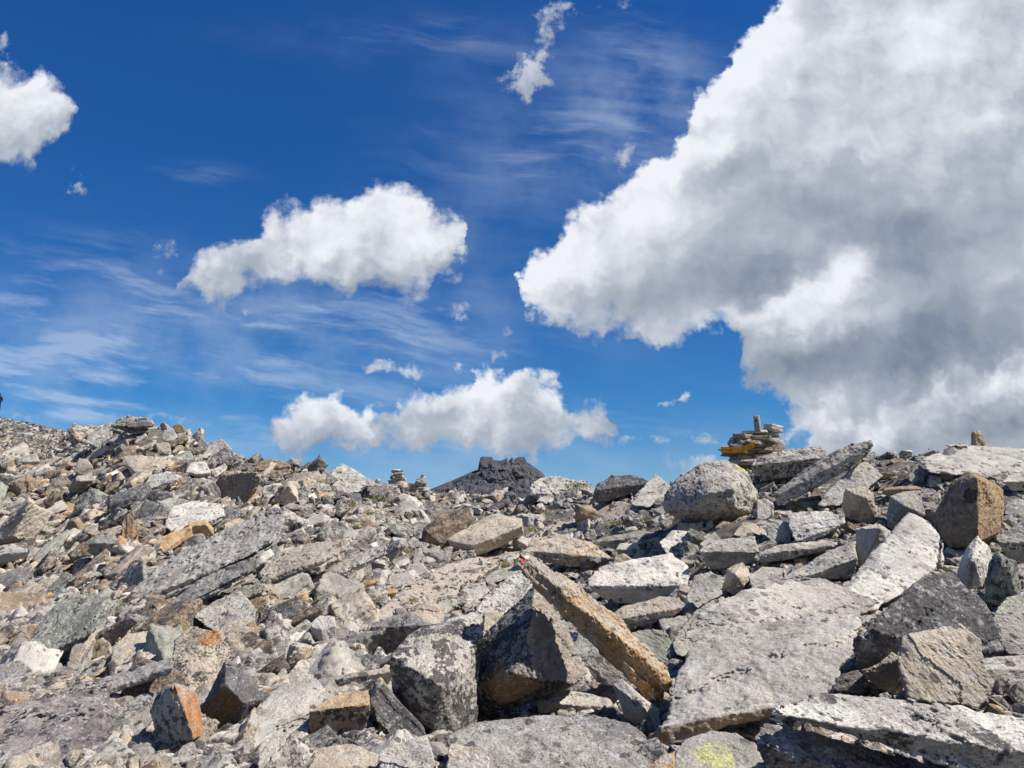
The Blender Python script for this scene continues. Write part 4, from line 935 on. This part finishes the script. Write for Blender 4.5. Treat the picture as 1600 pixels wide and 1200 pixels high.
rngc = random.Random(5)
D_SIGN = float(depth_at(1170, 728)) * 0.985
cairn(1172, 722, D_SIGN, [
    (1163, 716, 36, 8, 2, 'b'), (1158, 709, 46, 6, -2, 'n'), (1190, 713, 40, 9, 4, 'b'), (1184, 703, 24, 11, 8, 'w'), (1203, 697, 24, 13, 0, 'n'), (1217, 695, 14, 13, 5, 'l'), (1168, 702, 44, 9, 0, 'n'),
    (1145, 691, 11, 13, -22, 'm'), (1164, 691, 22, 7, 8, 'b'), (1186, 692, 18, 8, 0, 'd'), (1158, 686, 22, 5, 3, 'w'), (1190, 685.5, 30, 8, -1, 'n'), (1210, 684, 14, 9, 0, 'd'), (1156, 681, 20, 8, 0, 'm'), (1176, 681, 22, 6, 0, 'd'), (1194, 680, 22, 4, 0, 'b'),
    (1178, 676, 40, 4.5, 0, 'w'), (1193, 674.5, 12, 6, 0, 'w'), (1205, 676, 12, 12, -20, 'm'), (1208, 670, 26, 11, -12, 'w'), (1183, 662, 9.5, 24, 3, 'g'), (1200, 706, 44, 10, 0, 'n'), (1152, 700, 24, 10, 0, 'm'), (1175, 694, 34, 12, 0, 'n'), (1205, 689, 22, 9, 4, 'b'), (1162, 722, 44, 9, 3, 'b'), (1168, 730, 34, 12, 0, 'm'), (1182, 687, 34, 10, -3, 'm'), (1165, 684, 26, 7, 4, 'n')],
    'broad stone cairn with an upright finger stone on top, carrying the yellow sign', 'the sign cairn', rngc)
D_C1 = float(ys(622)) * 0.99
cairn(622, 762, D_C1, [(622, 759, 26, 7, 0, 'l'), (621, 754, 24, 5, 0, 'b'), (623, 750.5, 22, 5, 3, 'l'), (622, 747, 22, 5, -3, 'm'), (621, 743.5, 18, 4, 0, 'l'), (623, 740.5, 15, 4, 3, 'm'), (620, 737.5, 16, 3.4, -3, 'l'), (619, 734.8, 12, 3.2, 0, 'w'), (628, 736, 7, 2.6, 14, 'm')],
      'taller column-like cairn of flat stones on the skyline near the mountain', 'the taller cairn', rngc)
cairn(656, 768, D_C1 * .99, [(655, 765, 28, 7, 0, 'l'), (655, 760.5, 27, 5, 2, 'm'), (652, 756.5, 22, 5, 4, 'l'), (658, 753.5, 17, 5, -6, 'm'), (657, 749.8, 12, 4.5, -8, 'l'), (661, 746, 8, 5.5, 10, 'w'), (661, 742.5, 6, 4, 20, 'm')],
      'shorter crooked cairn on the skyline between the taller cairn and mountain', 'the shorter cairn', rngc)
# the sign lies in the cairn: two yellow boards meeting in a shallow V
sr = link(bpy.data.objects.new('trail_sign', None))
D_S = D_SIGN - 0.62
sr.location = at(np.array(1152.), np.array(703.), np.array(D_S))
tag(sr, 'two yellow arrow-ended hiking sign boards stuck in the stone cairn', 'trail sign', kind='thing')


def poly_prism(name, uvs, d0, t, mat, parent):
    n = len(uvs)
    a = [at(np.array(float(u)), np.array(float(v)), np.array(d0)) for u, v in uvs]
    b = [p + np.array([0, t, 0]) for p in a]
    loc = np.array(sr.location)
    me = bpy.data.meshes.new(name)
    me.from_pydata([tuple(p - loc) for p in a + b], [], [list(range(n)), list(range(2 * n - 1, n - 1, -1))] + [[i, i + n, (i + 1) % n + n, (i + 1) % n] for i in range(n)])
    me.materials.append(mat); me.update()
    bm = bmesh.new(); bm.from_mesh(me); bmesh.ops.recalc_face_normals(bm, faces=bm.faces); bm.to_mesh(me); bm.free()
    o = link(bpy.data.objects.new(name, me))
    o.parent = parent
    if parent is not sr: o.location = (0, 0, 0)
    return o


def board(uvs, tip, seam, text, uv, ang, h):
    p = poly_prism('sign_board', uvs, D_S, 0.02, YELLOW_M, sr)
    poly_prism('arrow_tip', tip, D_S - .004, 0.024, REDTIP_M, p)
    poly_prism('seam_line', seam, D_S - .0035, 0.003, BLACK_M, p)
    cu = bpy.data.curves.new('sign_lettering', 'FONT'); cu.body = text; cu.size = h * D_S / F; cu.align_x = 'CENTER'; cu.align_y = 'CENTER'; cu.extrude = 0.0015; cu.space_character = 1.02
    cu.materials.append(BLACK_M)
    t = link(bpy.data.objects.new('sign_lettering', cu), p)
    t.location = Vector(at(np.array(float(uv[0])), np.array(float(uv[1])), np.array(D_S - .006))) - sr.location
    t.rotation_euler = (math.pi / 2, R(-ang), 0)
    dg = bpy.context.evaluated_depsgraph_get()
    me = bpy.data.meshes.new_from_object(t.evaluated_get(dg)); me.materials.clear(); me.materials.append(BLACK_M)
    q = bpy.data.objects.new('lettering', me); link(q, p); q.location = t.location; q.rotation_euler = t.rotation_euler
    bpy.data.objects.remove(t)
    return p


board([(1126.4, 698.2), (1153, 698.6), (1153.4, 706.8), (1144, 707.5), (1126.6, 707.2)], [(1122.2, 702.2), (1126.4, 701.8), (1126.4, 704.0), (1122.2, 703.6)], [(1143.2, 699), (1143.7, 699), (1143.7, 706.8), (1143.2, 706.8)], 'Lötschenpass', (1135, 703), 0, 3.1)
board([(1153.9, 698.4), (1162, 697.2), (1179.2, 691.2), (1180, 698.6), (1164, 705.6), (1154.2, 707)], [(1179.2, 694), (1184, 692.6), (1184, 694.2), (1179.4, 696)], [(1162, 697.6), (1162.5, 697.5), (1163.2, 705.4), (1162.7, 705.6)], 'Jeizinen', (1171.5, 698.2), 19, 3.1)


# ------------------------------------------------------------------ path, turf
def poly_sheet(name, poly, mat, lift, kind, step=4.0, edge_drop=0.12):
    poly = np.array(poly, float)
    us = np.arange(poly[:, 0].min(), poly[:, 0].max() + step, step); vs = np.arange(poly[:, 1].min(), poly[:, 1].max() + step, step)
    inside = lambda u, v: point_in(poly, u, v)
    keep = {}
    V, Fc = [], []
    U, W = np.meshgrid(us, vs, indexing='ij')
    rough = V_ROUGH[:len(us) * 2:2, :len(vs) * 2:2, 3] if len(us) * 2 < NV and len(vs) * 2 < NV else V_ROUGH[np.arange(len(us))[:, None] % NV, np.arange(len(vs))[None, :] % NV, 3]
    Dp = depth_at(U, W)
    P = at(U, W, Dp)
    pad = point_in(poly, U, W)
    e = pad.astype(float)
    for _ in range(5):
        q = np.pad(e, 1); e = (q[:-2, 1:-1] + q[2:, 1:-1] + q[1:-1, :-2] + q[1:-1, 2:] + e) / 5
    e = np.clip((e - .45) * 2.4, 0, 1)
    P[..., 2] += (lift * e - 0.012 * (1 - e) + rough * 0.0004) * Dp
    return us, vs, P


def point_in(poly, u, v):
    u = np.asarray(u, float); v = np.asarray(v, float)
    r = np.zeros(np.broadcast(u, v).shape, bool)
    n = len(poly)
    for i in range(n):
        x0, y0 = poly[i]; x1, y1 = poly[i - 1]
        c = ((y0 > v) != (y1 > v)) & (u < (x1 - x0) * (v - y0) / (y1 - y0 + 1e-12) + x0)
        r ^= c
    return r


def sheet(name, poly, mat, lift, step=4.0):
    us, vs, P = poly_sheet(name, poly, mat, lift, None, step)
    pl = np.array(poly, float)
    f = grid_faces(len(us), len(vs))
    cu, cv = np.meshgrid((us[:-1] + us[1:]) / 2, (vs[:-1] + vs[1:]) / 2, indexing='ij')
    c0 = pl.mean(0)
    m = (point_in(pl, cu, cv) | point_in(pl + [0, 4], cu, cv) | point_in(pl - [0, 4], cu, cv) | point_in(pl + [8, 0], cu, cv) | point_in(pl - [8, 0], cu, cv)).ravel()
    o = mesh_obj(name, P.reshape(-1, 3), f[m][:, ::-1], mat, smooth=True)
    bm = bmesh.new(); bm.from_mesh(o.data); bmesh.ops.delete(bm, geom=[v for v in bm.verts if not v.link_faces], context='VERTS'); bm.to_mesh(o.data); bm.free()
    return o


PATH_POLY = [(525, 1030), (548, 990), (575, 962), (606, 940), (634, 915), (664, 898), (694, 881), (735, 870), (775, 858), (812, 850), (832, 834), (872, 812), (884, 798), (930, 784), (975, 782), (1000, 792), (1005, 812), (985, 824), (930, 826), (890, 826), (850, 838), (820, 864), (796, 882), (758, 902), (722, 922), (702, 942), (655, 950), (615, 962), (578, 982), (560, 1010), (545, 1030)]
tag(sheet('path', PATH_POLY, PATH_M, 0.0032, 2.5), kind='structure')

TURF = [(652, 897, 16, 5), (640, 870, 10, 4), (700, 862, 14, 5), (668, 878, 12, 4), (690, 880, 12, 3), (790, 892, 16, 5), (770, 905, 16, 4), (842, 808, 18, 5), (890, 775, 24, 6), (905, 768, 20, 5), (868, 782, 14, 4), (1015, 790, 20, 5), (965, 826, 24, 5), (1010, 822, 10, 4), (492, 760, 12, 5), (540, 800, 16, 4), (420, 1002, 28, 9), (440, 990, 10, 8), (645, 948, 10, 4), (590, 790, 18, 3),
        (1552, 728, 18, 5), (1565, 722, 10, 4), (600, 886, 8, 5), (560, 830, 14, 5), (608, 912, 8, 4), (575, 812, 12, 4), (480, 766, 10, 5), (830, 838, 8, 4), (920, 800, 14, 3), (1050, 795, 10, 4)]


def build_turf():
    rng = random.Random(3)
    V, Fc = [], []
    for (u, v, su, sv) in TURF:
        d0 = float(depth_at(u, v))
        if rng.random() < .38: continue
        for _ in range(int(30 + su * sv * 1.5)):
            uu, vv = u + rng.gauss(0, su * .5), v + rng.gauss(0, sv * .5)
            d = float(depth_at(uu, vv))
            p = at(np.array(uu), np.array(vv), np.array(d)) + np.array([0, 0, .008 * d])
            h = d / F * rng.uniform(1.2, 3.2); w_ = d / F * rng.uniform(.6, 1.2)
            a = rng.uniform(0, 6.28); dx, dy = math.cos(a) * w_, math.sin(a) * w_
            lx, ly = rng.gauss(0, .45) * h, rng.gauss(0, .45) * h
            i = len(V)
            V += [(p[0] - dx, p[1] - dy, p[2] - h * .3), (p[0] + dx, p[1] + dy, p[2] - h * .3), (p[0] + lx, p[1] + ly, p[2] + h)]
            Fc.append((i, i + 1, i + 2))
    o = mesh_obj('grass', V, Fc, GRASS_M)
    tag(o, 'short yellow-green turf between the stones', 'grass', kind='stuff')


build_turf()

# ------------------------------------------------------------------ the other rocks one can count: copies of a few worn blocks, each its own object
rngp = random.Random(21)
SHAPES = {'slab': (1.0, .72, .26), 'plate': (1.0, .8, .16), 'block': (1.0, .75, .55), 'wedge': (1.0, .6, .42), 'bar': (1.0, .38, .25), 'chunk': (1.0, .85, .7)}


def proto(kind, rng):
    sx, sy, sz = SHAPES[kind]
    pts = []
    if kind in ('block', 'slab', 'bar', 'plate'):
        for i in (-1, 1):
            for j in (-1, 1):
                for k in (-1, 1):
                    s = rng.uniform(.62, 1.0) if k > 0 else rng.uniform(.8, 1.0)
                    pts.append((i * sx / 2 * s + rng.uniform(-.1, .1), j * sy / 2 * s + rng.uniform(-.1, .1), k * sz / 2 + rng.uniform(-.06, .06)))
        for _ in range(3): pts.append((rng.uniform(-.5, .5) * sx, rng.choice([-.56, .56]) * sy, rng.uniform(-.3, .3) * sz))
    else:
        for _ in range(15):
            p = np.array([rng.uniform(-1, 1) for _ in range(3)]); p /= np.abs(p).max()
            if kind == 'wedge' and p[2] > 0: p[2] *= max(.15, (1 + p[0]) / 2)
            pts.append((p[0] * sx / 2, p[1] * sy / 2, p[2] * sz / 2))
    P, Q, c, Rm = sdf_rock(np.array(pts), 1 / 34., rng.uniform(.3, 1.0), .8, 0, rng, 40)
    P = P @ Rm
    o = mesh_obj('rock', P, Q, ROCK, smooth=True)
    COL.objects.unlink(o)
    return kind, o


PROTOS = [proto(k, rngp) for k in SHAPES for _ in range(6)]
TN = {'l': 'light grey', 'b': 'beige', 'm': 'mid-grey', 'd': 'dark grey', 'n': 'brown', 'o': 'orange-tan', 'g': 'greenish grey', 'w': 'whitish', 'p': 'purplish grey'}
HC = np.array([(h[2], h[3]) for h in HEROES])
HPOLY = [h[1] for h in HEROES]


def mask_of(polys, grow):
    m = np.zeros((2200, 1340), bool)          # 1 px cells, from (-300, 0)
    for p in polys:
        c = p.mean(0); q = c + (p - c) * grow
        lo = np.floor(q.min(0)).astype(int); hi = np.ceil(q.max(0)).astype(int)
        U, W = np.meshgrid(np.arange(lo[0], hi[0] + 1), np.arange(lo[1], hi[1] + 1), indexing='ij')
        k = point_in(q, U, W)
        m[np.clip(U[k] + 300, 0, 2199), np.clip(W[k], 0, 1339)] = True
    return m


M80 = mask_of(HPOLY, .80); M95 = mask_of(HPOLY, .95); MPATH = mask_of([np.array(PATH_POLY, float)], 1.0)


def look(m, u, v): return bool(m[int(min(max(u + 300, 0), 2199)), int(min(max(v, 0), 1339))])


USED = {}


def describe(u, v, tn, kind, size, extra):
    sz = 'tiny' if size < 22 else 'small' if size < 30 else 'medium' if size < 42 else 'sizeable'
    o = np.argsort(np.hypot(HC[:, 0] - u, (HC[:, 1] - v) * 1.5))
    def rel(i):
        dx, dy = u - HC[i, 0], v - HC[i, 1]
        return ('right of' if dx > 0 else 'left of') if abs(dx) > abs(dy) * 1.5 else ('downhill of' if dy > 0 else 'uphill of')
    a, b = int(o[0]), int(o[1])
    n = lambda i: HEROES[i][0].replace('the ', '', 1)
    for txt in (f'{sz} {tn} {kind} {rel(a)} the {n(a)}', f'{sz} {tn} {kind} {extra}, {rel(a)} the {n(a)}', f'{sz} {tn} {kind} between the {n(a)} and {n(b)}', f'{sz} {tn} {kind} {extra}, between the {n(a)} and {n(b)}', f'{sz} {tn} {kind} {rel(b)} the {n(b)}, near the {n(a)}',
                f'{sz} {tn} {kind} {extra}, near the {n(a)} and {n(int(o[2]))}', f'{sz} {tn} {kind} {rel(int(o[2]))} the {n(int(o[2]))}, toward the {n(a)}'):
        if txt not in USED and len(txt.split()) <= 16:
            USED[txt] = 1
            return txt
    return None


def orient(rng, steep, u=1000):
    """bedding dips the same way over the slope, with scatter"""
    if u < 620: n = Vector((-0.52 + rng.gauss(0, .26), -0.30 + rng.gauss(0, .26), .9)) if rng.random() > steep * .8 else Vector((rng.uniform(-1, .6), rng.uniform(-1, .2), rng.uniform(.05, .6)))
    else: n = Vector((-0.25 + rng.gauss(0, .32), -0.25 + rng.gauss(0, .30), 1.0)) if rng.random() > steep else Vector((rng.uniform(-1, 1), rng.uniform(-1, .4), rng.uniform(.05, .7)))
    q = n.normalized().to_track_quat('Z', 'Y')
    return (q.to_matrix() @ Matrix.Rotation(rng.uniform(0, 6.28), 3, 'Z'))


def pick_tone(u, v, rng):
    if u < 420 and v > 690: return rng.choices('lbmnogpwd', (18, 27, 12, 16, 3, 6, 6, 9, 4))[0]
    if u < 420: return rng.choices('lbmngd', (25, 25, 20, 10, 10, 10))[0]
    return rng.choices('lbmnogpwd', (30, 18, 14, 5, 1.5, 9, 5, 14, 5))[0]


def local_size(u, v):
    """typical width on the photograph of a loose rock there"""
    a = np.clip((1200 - v) / (1200 - float(rs(u))), 0, 1)
    s = 48 * (1 - a) + 18 * a
    if u < 640: s *= 1.5
    elif u < 1000 and v < 900: s *= 1.25
    if u < 130 and v < 720: s = 10
    return s


def build_rocks():
    rng = random.Random(77)
    placed = []
    tries = 0
    cand = []
    while tries < 16000:
        tries += 1
        u = rng.uniform(-60, 1660); top = float(rs(u))
        v = rng.uniform(top - 2, 1235)
        if look(M80, u, v) or look(MPATH, u, v): continue
        s = local_size(u, v) * rng.uniform(.6, 1.7)
        cand.append((s, u, v))
    cand.sort(reverse=True)
    n = 0
    for s, u, v in cand:
        if n >= 460: break
        if any(abs(u - p[0]) < .33 * (s + p[2]) and abs(v - p[1]) < .18 * (s + p[2]) for p in placed): continue
        if look(M95, u, v + s * .25): continue
        if u < 110 and v < 710: continue
        if 560 < u < 700 and v < 800: continue
        if 1100 < u < 1240 and v < 760: continue
        kind, src = rng.choice(PROTOS)
        tn = pick_tone(u, v, rng)
        dark = rng.uniform(.2, .9); rust = rng.choice([0, .1, .2, .5]); yel = rng.choice([0, .1, .3, .5])
        extra = 'with black lichen' if dark > .66 else 'with yellow lichen' if yel > .4 else 'stained with rust' if rust > .4 else 'with clean faces'
        lab = describe(u, v, TN[tn], kind, s, extra)
        if lab is None: continue
        d = float(depth_at(u, v))
        flat = kind in ('slab', 'plate', 'bar')
        o = src.copy(); o.name = 'flat_rock' if flat else 'rock'; COL.objects.link(o)
        Rm = orient(rng, .34, u)
        sc = s * d / F * rng.uniform(.95, 1.1)
        M = Rm.to_4x4() @ Matrix.Scale(sc, 4)
        p = at(np.array(u), np.array(v), np.array(d))
        M.translation = Vector(p) + Vector((0, 0, sc * .06))
        o.matrix_world = M
        style(o, tn, dark, rust, yel)
        tag(o, lab, 'flat rock' if flat else 'rock', 'loose flat rocks scattered over the slope' if flat else 'loose rocks scattered over the slope', 'thing')
        placed.append((u, v, s)); n += 1
    print('individual rocks', n, 'heroes', len(HEROES))
    return placed


PLACED = build_rocks()


# ------------------------------------------------------------------ the rubble nobody could count
def build_rubble():
    rng = random.Random(9)
    nprng = np.random.default_rng(4)
    protos = []
    for i in range(40):
        kind = rng.choice(list(SHAPES))
        sx, sy, sz = SHAPES[kind]
        bm = bmesh.new()
        for _ in range(rng.choice([9, 11, 14])):
            p = np.array([rng.uniform(-1, 1) for _ in range(3)]); p /= np.abs(p).max() ** .85
            bm.verts.new((p[0] * sx / 2, p[1] * sy / 2, p[2] * sz / 2))
        r = bmesh.ops.convex_hull(bm, input=bm.verts)
        bmesh.ops.delete(bm, geom=[v for v in bm.verts if not v.link_faces], context='VERTS')
        bmesh.ops.subdivide_edges(bm, edges=bm.edges, cuts=1, use_grid_fill=True)
        for v in bm.verts: v.co += Vector((rng.gauss(0, .022), rng.gauss(0, .022), rng.gauss(0, .016)))
        bmesh.ops.triangulate(bm, faces=bm.faces)
        bmesh.ops.recalc_face_normals(bm, faces=bm.faces)
        bm.verts.index_update()
        protos.append((np.array([v.co[:] for v in bm.verts]), np.array([[v.index for v in f.verts] for f in bm.faces])))
        bm.free()
    worn = []
    for i in range(36):
        kind = rng.choice(list(SHAPES)); sx, sy, sz = SHAPES[kind]
        pts = [((q := np.array([rng.uniform(-1, 1) for _ in range(3)])) / np.abs(q).max() ** .8 * np.array((sx, sy, sz)) / 2) for _ in range(14)]
        P_, Q_, c_, R_ = sdf_rock(np.array(pts), 1 / 15., .8, .9, 0, rng, 16)
        T_ = np.concatenate([Q_[:, [0, 1, 2]], Q_[:, [0, 2, 3]]])
        worn.append((P_ @ R_, T_))
    Vs, Fs, Ts, Ps = [], [], [], []
    nv = 0
    path = np.array(PATH_POLY)
    N = 24000
    us = nprng.uniform(-260, 1860, N); f = nprng.uniform(-0.08, 1.0, N) ** 1.0
    N2 = N + 5500
    for i in range(N2):
        u = float(us[i]) if i < N else rng.uniform(-160, 170) if i < N + 3500 else rng.uniform(530, 1030); top = float(rs(u))
        v = 1200 - (1200 - top) * float(f[i]) if i < N else top + 2 + 80 * rng.random() if i < N + 3500 else rng.uniform(785, 1030)
        if i >= N + 3500 and not look(MPATH, u, v): continue
        s = local_size(u, v) * (0.24 + 0.80 * nprng.random() ** 1.6)
        if u < 150 and v < top + 2: continue
        if v < top + 14 and nprng.random() < .35: s *= 1.25
        if u < 150 and v < top + 75: s = (5 + 12 * nprng.random() ** 2.5) * (.6 if v < top + 6 else 1)
        on_path = look(MPATH, u, v)
        if on_path:
            s = min(s, 2.5 + 11 * nprng.random() ** 3)
        if look(M80, u, v): continue
        d = float(depth_at(u, v))
        p = at(np.array(u), np.array(v), np.array(d))
        if on_path: p = p + np.array([0, 0, .0034 * d])
        P, Fq = worn[rng.randrange(len(worn))] if s > 13 else protos[rng.randrange(len(protos))]
        Rm = np.array(orient(rng, .35, u))
        sc = s * d / F
        W = (P * sc) @ Rm.T + p + np.array([0, 0, sc * .05])
        Vs.append(W); Fs.append(Fq + nv); nv += len(P)
        t = np.array(TONES[pick_tone(u, v, rng)]) * rng.uniform(.85, 1.12)
        Ts.append(np.repeat([[*t, 1]], len(P), 0))
        Ps.append(np.repeat([[rng.uniform(.15, .85), rng.choice([0, .1, .3, .5]), rng.choice([0, .1, .4]), 1]], len(P), 0))
    V = np.concatenate(Vs); Fc = np.concatenate(Fs)
    o = mesh_obj('rubble', V, Fc, RUBBLE)
    for nm, arr in (('tone', Ts), ('para', Ps)):
        a = o.data.attributes.new(nm, 'FLOAT_COLOR', 'POINT')
        a.data.foreach_set('color', np.concatenate(arr).astype(np.float32).ravel())
    tag(o, 'broken gneiss rubble covering the slope between the larger rocks', 'rubble', kind='stuff')


build_rubble()


# ------------------------------------------------------------------ a hiker on the far left hill, almost wholly outside the frame
def build_hiker():
    d = float(ys(-10)) * 0.985
    foot = at(np.array(-4.6), np.array(float(rs(-12)) - 2), np.array(d))
    S = [((0, 0, .95), .15), ((0, 0, 1.15), .15), ((0, 0, 1.38), .17), ((0, 0, 1.50), .07), ((.02, 0, 1.64), .10), ((.02, 0, 1.72), .085),
         ((.10, 0, .90), .095), ((.12, .03, .50), .07), ((.11, 0, .07), .05), ((.13, -.12, .04), .045),
         ((-.10, 0, .90), .095), ((-.13, -.02, .50), .07), ((-.14, .03, .07), .05), ((-.15, -.10, .04), .045),
         ((.21, 0, 1.40), .06), ((.30, -.02, 1.12), .05), ((.24, -.16, .92), .04), ((-.21, 0, 1.40), .06), ((-.27, -.02, 1.12), .05), ((-.24, -.14, .90), .04)]
    E = [(0, 1), (1, 2), (2, 3), (3, 4), (4, 5), (0, 6), (6, 7), (7, 8), (8, 9), (0, 10), (10, 11), (11, 12), (12, 13), (2, 14), (14, 15), (15, 16), (2, 17), (17, 18), (18, 19)]
    me = bpy.data.meshes.new('person'); me.from_pydata([s[0] for s in S], E, [])
    o = link(bpy.data.objects.new('person', me))
    m = o.modifiers.new('skin', 'SKIN'); m.use_smooth_shade = True
    for i, s in enumerate(S): me.skin_vertices[0].data[i].radius = (s[1], s[1])
    me.skin_vertices[0].data[0].use_root = True
    o.modifiers.new('sub', 'SUBSURF').render_levels = 2
    me.materials.append(CLOTH_M)
    o.location = foot
    tag(o, 'dark-clothed hiker standing on the far left hill, cut off by the border', 'person', kind='thing')


build_hiker()
